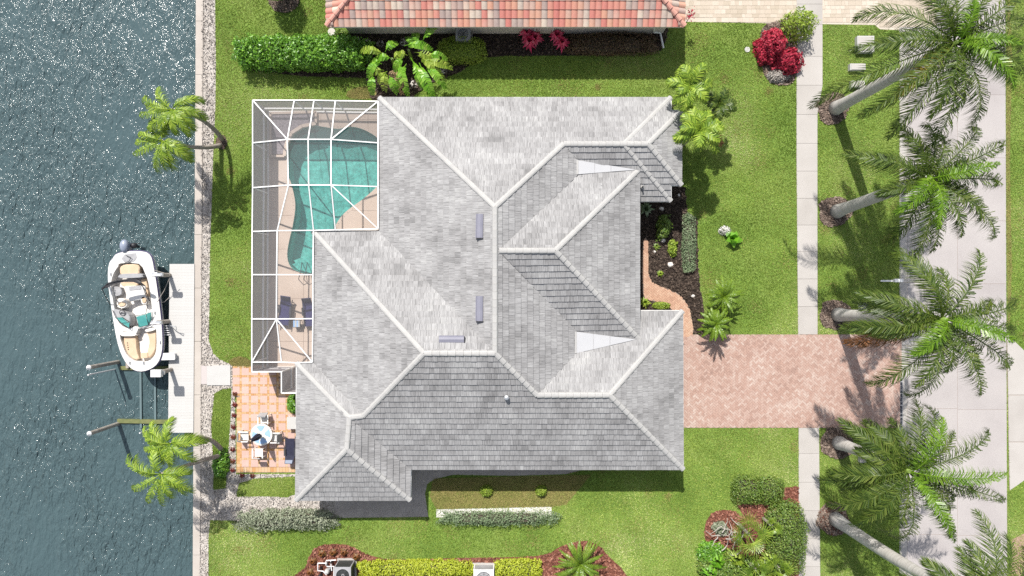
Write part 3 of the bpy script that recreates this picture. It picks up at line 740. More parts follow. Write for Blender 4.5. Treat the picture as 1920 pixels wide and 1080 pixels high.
def barrel_face(a, b, run, nrows, wt_=.345):
    """a-b eave, tiles with half round crowns climbing inwards"""
    u = (b-a).normalized(); inn = Vector((-u.y, u.x, 0)); sl = Vector((inn.x, inn.y, ns)).normalized(); n = u.cross(sl)
    dv = .47; Lr = (b-a).length; nc = int(Lr/wt_); w_ = Lr/nc
    for r in range(nrows):
        off = r*dv*sl.xy.length
        for i in range(nc):
            x = i*w_
            if x < off-.05 or x+w_ > Lr-off+.05: continue
            o_ = a + u*x + sl*(r*dv)
            vs = []; K = 6
            for row, (t, lift) in enumerate(((-.05, .05), (1.0, .012))):
                for k in range(K+1):
                    s_ = k/K; zz = .075*sin(pi*s_)**.8 if k not in (0, K) else 0
                    vs.append(o_ + u*(s_*w_*.985) + sl*(dv*t) + n*(lift+zz))
            for k in range(K+1): vs.append(vs[k] - n*.022*(1 if k not in (0,K) else 1))
            fs = [(k, k+1, k+K+2, k+K+1) for k in range(K)] + [(k+1, k, 2*K+2+k, 2*K+3+k) for k in range(K)]
            tiles.append((o_.y, vs, fs))
barrel_face(c0, c1, run, 13)
s_front = list(tiles); tiles = []
barrel_face(c3, c0, run, 13); barrel_face(c1, c2, run, 13)
s_side = tiles
vis = [t for t in s_front if t[0] < e0.y+2.3]; hid = [t for t in s_front if t[0] >= e0.y+2.3]
vis.sort(key=lambda t: t[0])
for t in vis[:300]: MB().add(t[1], t[2]).build('roof_tile', M_barrel, nroof, at=t[1][0])
m_ = MB()
for t in vis[300:]+hid: m_.add(t[1], t[2])
for t in s_side: m_.add(t[1], t[2])
o = m_.build('roof_tile', M_barrel, nroof); o['kind'] = 'stuff'
for a, b in ((c0, r0), (c1, r1)):
    nn = int((b-a).length/.42)
    for k in range(nn):
        p, q = a.lerp(b, k/nn), a.lerp(b, (k+1.02)/nn)
        if p.y > e0.y+3.2: break
        MB().tube([p+Vector((0,0,.07)), q+Vector((0,0,.05))], [.17,.13], 10).build('hip_tile', M_barrel_h, nroof, at=p)
for px in (1005, 1040):
    a = W(px, 50, 2.5); y0 = a.y+.45
    MB().tube([(a.x,y0,2.6),(a.x,y0,.1)], .045, 8).build('downspout', M_pvc, nb)
MB().tube([W(1228,48,2.55), W(1226,60,.55), W(1238,62,.2), W(1244,90,.06)], .06, 8).build('downspout', M_white, nb)
# ------------------------------------------------------------------ pool, deck
cage_w = XY([(502.5,208.5),(746,208.5),(746,690),(640,690),(640,696),(580,728),(531,728),(531,690.5),(502.5,690.5)])
deck = MB()
deck.sheet(cage_w, .05, holes=[POOLW]).build('pool_deck', M_deck, kind='structure')
DK = bpy.data.objects['pool_deck']
JL = [((602,236),(602,209)),((690,246),(690,209)),((600,224),(745,224)),((502,341),(540,341)),((502,404),(549,404)),((505,467),(538,467)),((641,402),(641,432)),((679,376),(679,432)),((660,395),(740,395)),((569,518),(569,690)),((502,560),(586,560)),((502,640),(586,640))]
for a, b in JL:
    MB().beam(W(a[0],a[1],.0475), W(b[0],b[1],.0475), .018, .012).build('deck_joint', M_joint_dk, DK)
pool = thing('swimming_pool', 'free form swimming pool with teal water under the white screened cage', 'pool', W(600,350,-1))
sh = MB(); n = len(POOLW)
def pin(f): 
    cx = sum(p[0] for p in POOLW)/n; cy = sum(p[1] for p in POOLW)/n
    return [(p[0], p[1]) for p in POOLW]
bot = [(p[0], p[1], -1.25) for p in POOLW]
sh.sheet(POOLW, -1.25)
a_ = sum(POOLW[i-1][0]*POOLW[i][1]-POOLW[i][0]*POOLW[i-1][1] for i in range(n))
for i in range(n):
    p, q = POOLW[i-1], POOLW[i]
    if a_ < 0: p, q = q, p
    sh.add([(q[0],q[1],-1.25),(p[0],p[1],-1.25),(p[0],p[1],.045),(q[0],q[1],.045)], [(0,1,2,3)])
sh.build('shell', M_poolpl, pool)
for k, z in ((0,-.35),(1,-.7)):
    MB().prism(XY([(544,495-8*k),(556,506),(586,513),(600,505),(600,498-10*k),(560,490-8*k)]), -1.24, z).build('step', M_poolpl, pool)
cp = MB()
for i in range(n):
    p, q = Vector((*POOLW[i-1],0)), Vector((*POOLW[i],0)); d = (q-p).normalized(); o_ = Vector((d.y,-d.x,0))*(.16 if a_ > 0 else -.16)
    cp.add([(p.x,p.y,.056),(q.x,q.y,.056),(q.x+o_.x,q.y+o_.y,.056),(p.x+o_.x,p.y+o_.y,.056)], [(0,1,2,3) if a_ < 0 else (3,2,1,0)])
cp.build('coping', M_deck, pool)
MB().sheet(POOLW, -.12).build('water', M_poolwater, pool)
hr = thing('pool_handrail', 'bent dark steel handrail at the end of the pool near the loungers', 'handrail', W(566,515))
for dx in (0, 10):
    MB().tube([W(560+dx,524,.05), W(560+dx,522,.6), W(563+dx,512,.86), W(565+dx,500,.55), W(566+dx,492,-.3)], .022, 8).build('rail', M_iron, hr)
# raised planter in the cage corner
pl = thing('gravel_planter', 'raised planter of dark plum gravel with a pale curb beside the pool', 'planter', W(545,240))
inner = [(510,216),(590,214),(590,231),(566,238),(546,251),(538,270),(533,290),(510,290)]
o = MB().sheet(XY(inner), .22).build('gravel', M_plum, pl); o['kind'] = 'stuff'
for a, b in (((508,213),(593,211)),((508,213),(508,293)),((508,293),(534,293)),((593,211),(593,231))):
    MB().beam(W(a[0],a[1],.16), W(b[0],b[1],.16), .14, .26).build('curb', M_deck, pl)
cb = [W(x,y,.16) for x, y in ((593,232),(567,237),(547,250),(538,270),(534,293))]
for a, b in zip(cb[:-1], cb[1:]): MB().beam(a, b, .2, .26).build('curb', M_deck, pl)

# ------------------------------------------------------------------ pool cage
cage = thing('pool_cage', 'white framed screen enclosure over the swimming pool and loungers', 'pool cage', W(560,440))
zc, zi = 2.55, 3.95
N_ = dict(a0=(474,188,zc),a1=(552,188,zc),a2=(589,188,zc),a3=(629,189,zc),a4=(709,190,zc),b0=(474,268,zc),b1=(539,261.5,zi),b2=(578,261.5,zi),b3=(621,261.5,zi),b4=(709,268,2.95),
 c0=(474,352,zc),c1=(541,347,zi),c2=(579,347,zi),c3=(621,347,zi),c4=(709,350,2.95),d0=(473,434,zc),d1=(520,432.5,3.4),d2=(588,432,2.95),d3=(629,431,2.95),d4=(709,429,2.95),
 e0=(473,515,zc),e1=(519,515,3.4),e2=(587,515,2.95),f0=(472.5,598,zc),f1=(518.5,598,3.4),f2=(587,597.5,2.95),g0=(472.5,679,zc),g1=(528,679,2.75),g2=(586,679,2.9),
 h0=(472.5,697,zc),h1=(528,697,zc),i1=(528,737,zc),i2=(555,737,zc),g3=(555,680,2.85))
NW = {k: W(*v) for k, v in N_.items()}
def cb_(p, q, wd=.062, nm='beam'): MB().beam(NW[p] if isinstance(p, str) else p, NW[q] if isinstance(q, str) else q, wd, .08).build(nm, M_white, cage)
for s_ in 'a0 a1,a1 a2,a2 a3,a3 a4,a0 b0,b0 c0,c0 d0,d0 e0,e0 f0,f0 g0,g0 h0,a0 b1,a1 b1,a2 b2,a3 b3,a4 b3,a4 b4,b0 b1,b1 b2,b2 b3,b3 b4,b4 c4,b1 c1,b2 c2,b3 c3,c0 c1,c1 c2,c2 c3,c3 c4,c4 d4,c1 d1,c2 d2,c3 d3,c3 d4,d0 d1,d1 d2,d2 d3,d3 d4,d1 e1,d2 e2,e0 e1,e1 e2,e1 f1,e2 f2,f0 f1,f1 f2,f1 g0,f1 g1,f1 g2,f2 g2,g0 g1,g1 g3,g3 g2,h0 h1,h1 i1,i1 i2'.split(','):
    cb_(*s_.split())
for s_ in 'a0 b1 b0,a0 a1 b1,a1 a2 b2 b1,a2 a3 b3 b2,a3 a4 b3,a4 b4 b3,b0 b1 c1 c0,b1 b2 c2 c1,b2 b3 c3 c2,b3 b4 c4 c3,c0 c1 d1 d0,c1 c2 d2 d1,c2 c3 d3 d2,c3 d4 d3,c3 c4 d4,d0 d1 e1 e0,d1 d2 e2 e1,e0 e1 f1 f0,e1 e2 f2 f1,f0 f1 g0,f1 g1 g0,f1 g2 g1,f1 f2 g2,g0 g1 h1 h0,g1 g3 i2 i1 h1'.split(','):
    P = [NW[k] - Vector((0,0,.05)) for k in s_.split()]
    MB().add(P, [tuple(range(len(P)))]).build('screen_panel', M_screen, cage)
def wall_bay(p, q, m):
    a, b = NW[p].copy(), NW[q].copy(); 
    MB().add([(a.x,a.y,.12),(b.x,b.y,.12),(b.x,b.y,b.z-.06),(a.x,a.y,a.z-.06)], [(0,1,2,3)]).build('screen_panel', m, cage)
    for z, hh in ((.09,.1),(.86,.07)):
        i_ = Vector((.03, 0, 0)) if abs(a.x-b.x) < .3 else Vector((0, -.03, 0))
        MB().beam(Vector((a.x,a.y,z))+i_, Vector((b.x,b.y,z))+i_, .10, hh).build('rail', M_white, cage)
def post(p):
    a = NW[p]; MB().beam((a.x,a.y,.0),(a.x,a.y,a.z-.06), .08, .08).build('post', M_white, cage)
for s_ in 'a0 b0,b0 c0,c0 d0,d0 e0,e0 f0,f0 g0,g0 h0'.split(','): wall_bay(*s_.split(), M_privacy)
for s_ in 'a0 a1,a1 a2,a2 a3,a3 a4'.split(','): wall_bay(*s_.split(), M_nscreen)
for s_ in 'h0 h1,h1 i1,i1 i2'.split(','): wall_bay(*s_.split(), M_privacy)
for k in 'a0 a1 a2 a3 a4 b0 c0 d0 e0 f0 g0 h0 h1 i1 i2'.split(): post(k)
# ------------------------------------------------------------------ foliage builders
rs = np.random.RandomState(5)
def leaf_quads(P, Nrm, size, aspect=.5, jit=.6, droop=0.0):
    n = len(P)
    d = Nrm + rs.normal(0, jit, (n,3)); d /= np.linalg.norm(d, axis=1)[:,None]+1e-9
    t = rs.normal(0, 1, (n,3)); t -= d*(t*d).sum(1)[:,None]; t /= np.linalg.norm(t, axis=1)[:,None]+1e-9
    t[:,2] -= droop
    b = np.cross(d, t)
    s = size*rs.uniform(.65, 1.3, (n,1))
    V = np.stack([P - t*s*.5, P + b*s*aspect*.5 - d*s*.06, P + t*s*.5, P - b*s*aspect*.5 - d*s*.06], 1).reshape(-1,3)
    F = np.arange(4*n).reshape(n,4)
    return V, F
def noise3(P, f, seed=0):
    r = np.random.RandomState(seed); o = np.zeros(len(P))
    for k in range(5):
        kv = r.normal(0, f*(1+.5*k), 3); o += np.sin(P @ kv + r.uniform(0, 6.3))/(1+.5*k)
    return o/2.2
def shrub_mesh(c, rad, n, size, lump=.18, freq=1.6, boxy=0.0, seed=0, aspect=.5, jit=.8, fill=.32, flat=.0):
    """leaves spread through an uneven mound; c on the ground, rad = (rx, ry, rz)"""
    u = rs.normal(0, 1, (n,3)); u /= np.linalg.norm(u, axis=1)[:,None]
    u[:,2] = np.abs(u[:,2])
    if boxy:
        p = 2 + 6*boxy; u /= (np.abs(u)**p).sum(1)[:,None]**(1/p)
    R_ = np.array(rad)
    base = u*R_
    k = 1 + lump*noise3(base+np.array(c), freq*2, seed) + lump*.5*noise3(base, freq*5, seed+1)
    dep = 1 - fill*rs.uniform(0, 1, n)**1.6
    P = base*(k*dep)[:,None] + np.array(c)
    P[:,2] = np.maximum(P[:,2], c[2]+.03)
    nr = u/R_; nr /= np.linalg.norm(nr, axis=1)[:,None]; nr[:,2] += .35
    return leaf_quads(P, nr, size, aspect, jit)
def mound_core(c, rad, lump, freq, boxy, seed, s=.66):
    mb = MB(); nu, nv = 18, 7; vs = []; pts = []
    for j in range(nv):
        ph = (pi/2)*j/(nv-1)
        for i in range(nu):
            th = 2*pi*i/nu; pts.append((cos(th)*cos(ph), sin(th)*cos(ph), sin(ph)))
    u = np.array(pts)
    if boxy:
        p = 2+6*boxy; u = u/((np.abs(u)**p).sum(1)[:,None]**(1/p))
    base = u*np.array(rad); k = 1 + lump*noise3(base+np.array(c), freq*2, seed)
    P = base*(k*s)[:,None] + np.array(c)
    fs = [(j*nu+i, j*nu+(i+1)%nu, (j+1)*nu+(i+1)%nu, (j+1)*nu+i) for j in range(nv-1) for i in range(nu)]
    mb.add(P.tolist(), fs); return mb
def shrub(name, label, cat, px, py, rx, ry, h, n, size, m, group=None, core=True, kc=None, **kw):
    """rx, ry in survey pixels at mid height"""
    p = W(px, py, h*.6); c = (p.x, p.y, 0.0); sc = (H-h*.6)/H/30
    t = thing(name, label, cat, c, group)
    V_, F_ = shrub_mesh(c, (rx*sc, ry*sc, h), n, size, **kw)
    MB().quad_np(V_, F_).build('foliage', m, t)
    if core:
        mound_core(c, (rx*sc, ry*sc, h), kw.get('lump', .18), kw.get('freq', 1.6), kw.get('boxy', 0), kw.get('seed', 0)).build('shade_core', kc or M_core_shade, t)  # solid dark mound standing in for the shaded gaps between leaves
    return t

def frond_curve(p0, droop, n=14, pw=1.25):
    pts = [(0.0, 0.0)]; x = z = 0
    for i in range(n):
        t = (i+.5)/n; a = p0 - droop*t**pw
        x += cos(a)/n; z += sin(a)/n; pts.append((x, z))
    return pts
def frond(reach, p0, droop, leaf, nl, wid, rnd, bend=0.0, sag=.35, stalk=.14, plume=.5, rach=.03, tipdown=.4, sweep0=72, sweep1=28):
    """a feather leaf growing along +X; reach = horizontal distance of the tip"""
    cv = frond_curve(p0, droop)
    xmax = max(p[0] for p in cv); Lg = reach/max(xmax, .2); n = len(cv)-1
    def at(t):
        f = min(t*n, n-1e-6); i = int(f); a, b = cv[i], cv[i+1]; g = f-i
        x, z = a[0]+(b[0]-a[0])*g, a[1]+(b[1]-a[1])*g
        return Vector((x*Lg, bend*Lg*t*t, z*Lg))
    mb = MB()
    mb.tube([at(t) for t in (0,.15,.3,.5,.7,.85,1)], [rach*1.5,rach*1.1,rach,rach*.8,rach*.6,rach*.4,rach*.15], 4, caps=False)
    for i in range(nl):
        t = stalk + (1-stalk)*(i+.3)/nl
        p = at(t); d = (at(min(1, t+.02))-at(t-.02)).normalized()
        s_ = d.cross(Vector((0,0,1))).normalized(); up = s_.cross(d)
        prof = max(.28, sin(pi*(.16+.80*(t-stalk)/(1-stalk)))**.7)
        for sg in (-1, 1):
            a = R(sweep0+(sweep1-sweep0)*t**1.3 + rnd.uniform(-7,7))
            pl = rnd.uniform(-plume, plume) - .05
            l = leaf*prof*rnd.uniform(.82,1.1)
            dr = (d*cos(a) + s_*sg*sin(a) + up*pl).normalized()
            m = p + dr*l*.55 + Vector((0,0,-sag*l*.16)); e = p + dr*l*.92 + Vector((0,0,-sag*l*(.55+tipdown)))
            wv = (d*sin(a) - s_*sg*cos(a)).normalized()*wid*.5
            mb.add([p-wv*.7, p+wv*.7, m+wv, m-wv, e], [(0,1,2,3) if sg > 0 else (3,2,1,0), (3,2,4) if sg > 0 else (4,2,3)])
    return mb

def put_frond(root, mb, m, top, az, name='frond', label=None, roll=0.0):
    me = bpy.data.meshes.new(name); me.from_pydata(mb.v, [], mb.f); me.materials.append(m); me.update()
    o = link(name, me, root, label=label)
    o.location = Vector(top) - Vector(root['_org']); o.rotation_euler = (roll, 0, az)
    return o
def curved_trunk(base, top, bow=(0,0), n=10):
    b, t = Vector(base), Vector(top); bw = Vector((bow[0], bow[1], 0))
    return [b.lerp(t, i/n) + bw*4*(i/n)*(1-i/n) for i in range(n+1)]

# ---- royal palms along the street
def royal(base_px, crown_px, h, fr, label, seed, bow=(0,0)):
    rnd = random.Random(seed)
    b = W(*base_px); t_ = W(*crown_px, h)
    root = thing('palm_tree', label, 'palm tree', b, 'tall palms lining the street')
    tr = curved_trunk(b, t_ - Vector((0,0,.5)), bow, 16)
    rr = [.46,.40,.36,.345,.335,.33,.33,.325,.32,.31,.30,.29,.275,.26,.24,.22,.19]
    MB().tube(tr, rr, 14).build('trunk', M_trunk, root, smooth=True)
    MB().tube([tr[-3], tr[-2]+Vector((0,0,.1)), t_+Vector((0,0,.35))], [.26,.22,.10], 10).build('crownshaft', M_shaft, root, smooth=True)
    sc = (H-h)/H/30
    for f in fr:
        az, Lp = f[0], f[1]; kd = f[2] if len(f) > 2 else 'n'
        if kd == 'n': p0, dr, m = R(rnd.uniform(18,48)), R(rnd.uniform(84,120)), M_frond
        elif kd == 'b': p0, dr, m = R(rnd.uniform(52,62)), R(rnd.uniform(80,95)), M_frond_b
        elif kd == 'y': p0, dr, m = R(20), R(95), M_frond_y
        else: p0, dr, m = R(-5), R(75), M_frond_dead
        reach = Lp*sc*1.02
        z_off = {'n': 0, 'b': .35, 'y': -.1, 'd': -.5}[kd]
        mb = frond(reach, p0, dr, min(.82, .36+reach*.125), 112, .034, rnd, bend=rnd.uniform(-.09,.09), sag=.65, plume=.8, tipdown=.5, stalk=.08, sweep0=66, sweep1=30)
        put_frond(root, mb, m, t_+Vector((0,0,z_off)), R(az), label={'b':'bright green young frond','y':'yellowing frond','d':'dead brown frond'}.get(kd))
    return root
royal((1565,204),(1789,82),11.4,[(198,228),(185,192),(149,165),(222,212),(221,115,'y'),(236,190),(265,178),(288,150),(336,145),(322,128),(24,150),(2,135),(41,150),(64,140),(95,120),(128,112),(250,150),(310,120,'b'),(80,70,'b'),(345,90,'b'),(275,120),(350,120),(170,110),(120,160)],
 'tallest white trunked royal palm in the top right corner beside the beige driveway', 1)
royal((1568,397),(1739,337),9.4,[(167,158),(217,112,'b'),(119,118),(83,114),(48,150),(28,160),(357,147),(323,176),(333,140),(281,135),(260,150),(246,125),(7,100,'b'),(150,100),(100,95),(300,120),(262,95,'b'),(195,95),(66,100),(340,100),(20,90)],
 'leaning royal palm second from the top on the verge beside the concrete road', 2, bow=(.2,.1))
royal((1570,590),(1766,599),10.5,[(188,157),(165,152),(172,140),(119,138),(83,96),(59,148),(8,155),(353,145),(325,178),(294,162),(267,150),(249,134),(230,168),(207,130,'d'),(338,105,'b'),(223,100,'b'),(310,120),(105,135),(20,110),(198,115),(280,100)],
 'royal palm with a straight horizontal looking trunk just above the end of the pink driveway', 3)
royal((1572,830),(1701,882),7.5,[(143,138),(183,138),(190,140),(211,150),(227,128),(84,130),(68,112,'b'),(55,128),(27,170),(0,142,'b'),(348,184),(338,160),(308,164),(291,120,'b'),(276,148),(160,90),(318,120),(240,140),(100,90),(262,130),(120,100),(40,110),(325,110),(200,110)],
 'shorter royal palm just below the pink driveway with one bright lime frond', 4)
royal((1565,972),(1838,1138),12.4,[(81,165),(95,120),(62,140),(112,110),(40,150),(10,160),(140,120),(165,130),(190,140),(215,150),(240,150),(265,150),(290,150),(315,150),(340,150)],
 'royal palm with a long pale trunk leaning out past the bottom right corner', 5, bow=(.25,-.35))

# ---- coconut palms by the seawall
def coco(base_px, crown_px, h, fr, label, seed, bow, wind=-1):
    rnd = random.Random(seed); b = W(*base_px); t_ = W(*crown_px, h)
    root = thing('palm_tree', label, 'palm tree', b, 'bent palms leaning over the canal')
    MB().tube(curved_trunk(b, t_, bow, 12), .15, 10, r2=.085).build('trunk', M_trunk_c, root, smooth=True)
    sc = (H-h)/H/30
    for az, Lp in fr:
        mb = frond(Lp*sc*1.08, R(rnd.uniform(28,50)), R(rnd.uniform(100,128)), .50, 54, .036, rnd, bend=wind*rnd.uniform(.1,.4), sag=1.15, plume=.3, stalk=.12, rach=.022, tipdown=.35, sweep0=62, sweep1=30)
        put_frond(root, mb, M_frond_coco, t_, R(az))
coco((418,263),(322,206),5.0,[(172,62),(140,48),(40,50),(2,50),(205,60),(232,62),(258,40),(285,42),(318,52),(338,44),(188,45)],'upper of the two slender coconut palms leaning over the canal at top left',21,(.2,.35))
coco((415,272),(304,264),4.6,[(170,42),(192,52),(222,56),(262,54),(288,46),(305,44),(332,58),(350,50),(80,38),(135,42)],'lower of the two slender coconut palms leaning over the canal at top left',22,(.1,-.25))
coco((417,846),(318,832),4.4,[(28,52),(10,62),(335,55),(290,40),(262,38),(235,46),(205,46),(172,50),(150,48),(110,40),(185,44)],'coconut palm with a curved trunk whose crown hangs beside the dock end',23,(.3,.6))
coco((419,853),(302,889),4.6,[(165,70),(182,56),(218,62),(255,60),(280,58),(305,46),(335,52),(352,60),(15,50),(120,48)],'coconut palm at lower left with a bright yellow green crown over open water',24,(.15,.1))

# ---- clumping palms at the house corner
def small_palm(px, py, h, rad, nf, m, label, seed, leaf=.42, group=None, name='palm_tree', p0=(25,65), dr=(75,100), base=None, wid=.05, nl=26, trunk=.1, extra=()):
    rnd = random.Random(seed); t_ = W(px, py, h); b = W(*base) if base else Vector((t_.x, t_.y, 0))
    root = thing(name, label, 'palm tree', b, group)
    MB().tube(curved_trunk(b, t_, (0,0), 6), trunk, 8, r2=trunk*.75).build('trunk', M_trunk_c, root, smooth=True)
    sc = (H-h)/H/30
    for k in range(nf):
        az = 360*k/nf*1.0 + rnd.uniform(-14,14) + (137 if k % 2 else 0)
        f = rnd.uniform(.72,1.08); u = rnd.uniform(0,1)
        mb = frond(rad*sc*f*(1-.25*u), R(p0[0]+(p0[1]-p0[0])*u), R(rnd.uniform(*dr)), leaf, nl, wid, rnd, bend=rnd.uniform(-.1,.1), sag=.5, plume=.3, stalk=.12, rach=.018)
        put_frond(root, mb, m, t_, R(az))
    for az, L_, mm, lb in extra:
        put_frond(root, frond(L_*sc, R(10), R(70), leaf, nl, wid, rnd), mm, t_, R(az), label=lb)
    return root
gp = 'feathery palms clustered at the house corner'
small_palm(1295,160,4.6,54,14,M_frond_coco,'upper feathery palm of the cluster at the top right corner of the grey roof',31,leaf=.55,group=gp,wid=.06,nl=30)
small_palm(1349,196,3.2,40,11,M_frond,'dark smaller feathery palm on the lawn side of the palm cluster',32,leaf=.42,group=gp,wid=.06)
small_palm(1312,245,4.3,54,14,M_frond_coco,'lower feathery palm of the roof corner cluster with one orange dead frond',33,leaf=.55,group=gp,wid=.06,nl=30,extra=[(335,52,M_frond_dead,'dead orange brown frond')])
# ---- sagos
gs = 'round sago palms in the planting beds'
def sago(px, py, h, rad, label, seed, n=30):
    return small_palm(px, py, h, rad, n, M_frond_sago, label, seed, leaf=.20, group=gs, name='sago_palm', p0=(5,62), dr=(48,75), wid=.035, nl=30, trunk=.16)
sago(1357,556,1.3,42,'upper of the two round sago palms beside the mulch bed above the driveway',41,34)
sago(1343,608,1.5,37,'lower of the two round sago palms casting its shadow on the driveway',42,32)
sago(1088,1058,1.2,58,'spreading sago palm in the bottom mulch bed left of the lawn',43,34)

# ---- hedges and shrubs
shrub('hedge', 'tall glossy bright green hedge running beside the lawn at upper left', 'hedge', 566, 97, 124, 29, 1.7, 15000, .17, M_leaf_hedge, boxy=.75, lump=.10, freq=1.3, seed=3, fill=.35, jit=.95, aspect=.55)
shrub('round_shrub', 'pale clipped shrub curving round the air conditioner of the pink roofed house', 'shrub', 867, 92, 45, 24, 1.0, 4200, .10, M_leaf_yg, boxy=.3, lump=.1, seed=4, kc=M_leaf_dark)
shrub('hedge', 'dark maroon hedge along the wall of the pink roofed house', 'hedge', 1148, 81, 84, 20, .8, 6000, .10, M_leaf_maroon, boxy=.7, lump=.1, seed=5)
shrub('hedge', 'silvery grey leaved hedge beside the bottom shell path', 'hedge', 535, 976, 92, 19, .75, 5600, .13, M_leaf_silver, boxy=.55, lump=.2, freq=1.8, seed=6, jit=.7)
shrub('hedge', 'narrow sage green hedge below the strip of white gravel', 'hedge', 930, 973, 104, 12, .65, 4800, .10, M_leaf_sage, boxy=.7, lump=.16, freq=2, seed=7)
shrub('hedge', 'low pale green ground hedge at the lawn edge of the dark mulch bed', 'hedge', 1292, 458, 13, 52, .4, 3000, .09, M_leaf_sage, boxy=.7, lump=.12, seed=8)
shrub('round_shrub', 'left small round lime shrub on the dry lawn below the roof', 'shrub', 912, 922, 13, 12, .55, 700, .10, M_leaf_yg, lump=.08, seed=9, group='two small round lime shrubs')
shrub('round_shrub', 'right small round lime shrub on the dry lawn below the roof', 'shrub', 1015, 922, 11.5, 11.5, .55, 650, .10, M_leaf_yg, lump=.08, seed=10, group='two small round lime shrubs')
shrub('round_shrub', 'dark green left half of the clipped shrub pair at the lower right lawn', 'shrub', 1404, 921, 31, 27, .9, 3600, .10, M_leaf_dark, boxy=.2, lump=.08, seed=11)
shrub('round_shrub', 'dark green right half of the clipped shrub pair at the lower right lawn', 'shrub', 1446, 922, 27, 26, .85, 3000, .10, M_leaf_dark, boxy=.2, lump=.08, seed=12)
shrub('large_shrub', 'large dense olive green shrub beside the lower sidewalk', 'shrub', 1477, 1012, 37, 66, 1.3, 9500, .11, M_leaf_dark, boxy=.5, lump=.10, seed=13)
shrub('large_shrub', 'dense leafy green shrub filling the bottom of the corner bed', 'shrub', 1362, 1078, 56, 42, 1.1, 6500, .15, M_leaf_dark, lump=.22, freq=1.4, seed=14, jit=.8)
shrub('large_shrub', 'leafy green shrub at the left curve of the corner bed beside the driftwood', 'shrub', 1337, 1040, 30, 24, .8, 2600, .16, M_leaf_hedge, lump=.28, seed=34, jit=1.0)
shrub('large_shrub', 'mixed yellow green shrub at the bottom edge beside the large olive shrub', 'shrub', 1440, 1082, 40, 34, 1.0, 3600, .16, M_leaf_yg, lump=.25, seed=15, jit=.9)
shrub('round_shrub', 'green shrub tucked against the house wall beside the patio', 'shrub', 549, 757, 14, 20, 1.0, 1500, .13, M_leaf_hedge, lump=.12, seed=16)
shrub('round_shrub', 'flat bright green shrub by the curve of the brick walkway', 'shrub', 1240, 573, 18, 8, .35, 900, .10, M_leaf_yg, lump=.1, seed=17)
shrub('hedge', 'bright lime yellow hedge left of the white air conditioner at the bottom', 'hedge', 779, 1070, 108, 19, .6, 6800, .13, M_leaf_lime, boxy=.75, lump=.12, seed=18, jit=.6)
shrub('hedge', 'bright lime yellow hedge right of the white air conditioner at the bottom', 'hedge', 972, 1070, 44, 19, .6, 2800, .13, M_leaf_lime, boxy=.75, lump=.12, seed=19, jit=.6)
shrub('flowering_bush', 'crimson leaved bush in a mulch bed beside the upper sidewalk', 'bush', 1449, 84, 26, 34, 1.5, 2600, .20, M_leaf_red, lump=.22, freq=1.5, seed=20, jit=.7)
shrub('flowering_bush', 'smaller crimson bush spreading towards the sidewalk', 'bush', 1480, 112, 27, 23, 1.2, 1700, .20, M_leaf_red, lump=.25, freq=1.6, seed=21, jit=.7)
shrub('round_shrub', 'yellow green open shrub shading the upper sidewalk', 'shrub', 1505, 40, 33, 31, 2.0, 1500, .17, M_leaf_yg, lump=.15, seed=22, jit=.8, core=False, fill=.5)
shrub('round_shrub', 'small dry brown shrub at the foot of the crimson bush', 'shrub', 1460, 140, 24, 15, .45, 1100, .12, M_twig, lump=.2, seed=23, jit=.9)
shrub('round_shrub', 'dark leafy shrub in the shade between the entry roof and the rocks', 'shrub', 1245, 424, 15, 24, .8, 900, .17, M_leaf_dark, lump=.25, seed=24)
shrub('round_shrub', 'yellowish small shrub in the dark mulch beside the white rocks', 'shrub', 1262, 465, 10, 17, .45, 420, .17, M_leaf_yg, lump=.3, seed=25, core=False)
shrub('round_shrub', 'ivy patch by the corner of the pink roofed house', 'shrub', 640, 62, 14, 9, .5, 500, .16, M_leaf_dark, lump=.25, seed=26)
# round tree mostly beyond the top edge
t = thing('round_tree', 'clipped round tree at the top edge over a dark mulch ring', 'tree', W(533,-8))
c = W(533,-8); MB().tube([c, c+Vector((0,0,1.2))], .09, 8).build('trunk', M_trunk_c, t)
n = 2600; u = rs.normal(0,1,(n,3)); u /= np.linalg.norm(u,axis=1)[:,None]
P = u*(1.0*rs.uniform(.7,1,(n,1))) + np.array([c.x, c.y, 1.75]); V_, F_ = leaf_quads(P, u, .15); MB().quad_np(V_, F_).build('crown', M_leaf_hedge, t)
# dark bush shaded behind the lower palms
shrub('round_shrub', 'dark green shrub at the foot of the lower left palms', 'shrub', 412, 872, 15, 27, .8, 1500, .15, M_leaf_hedge, lump=.2, seed=27)

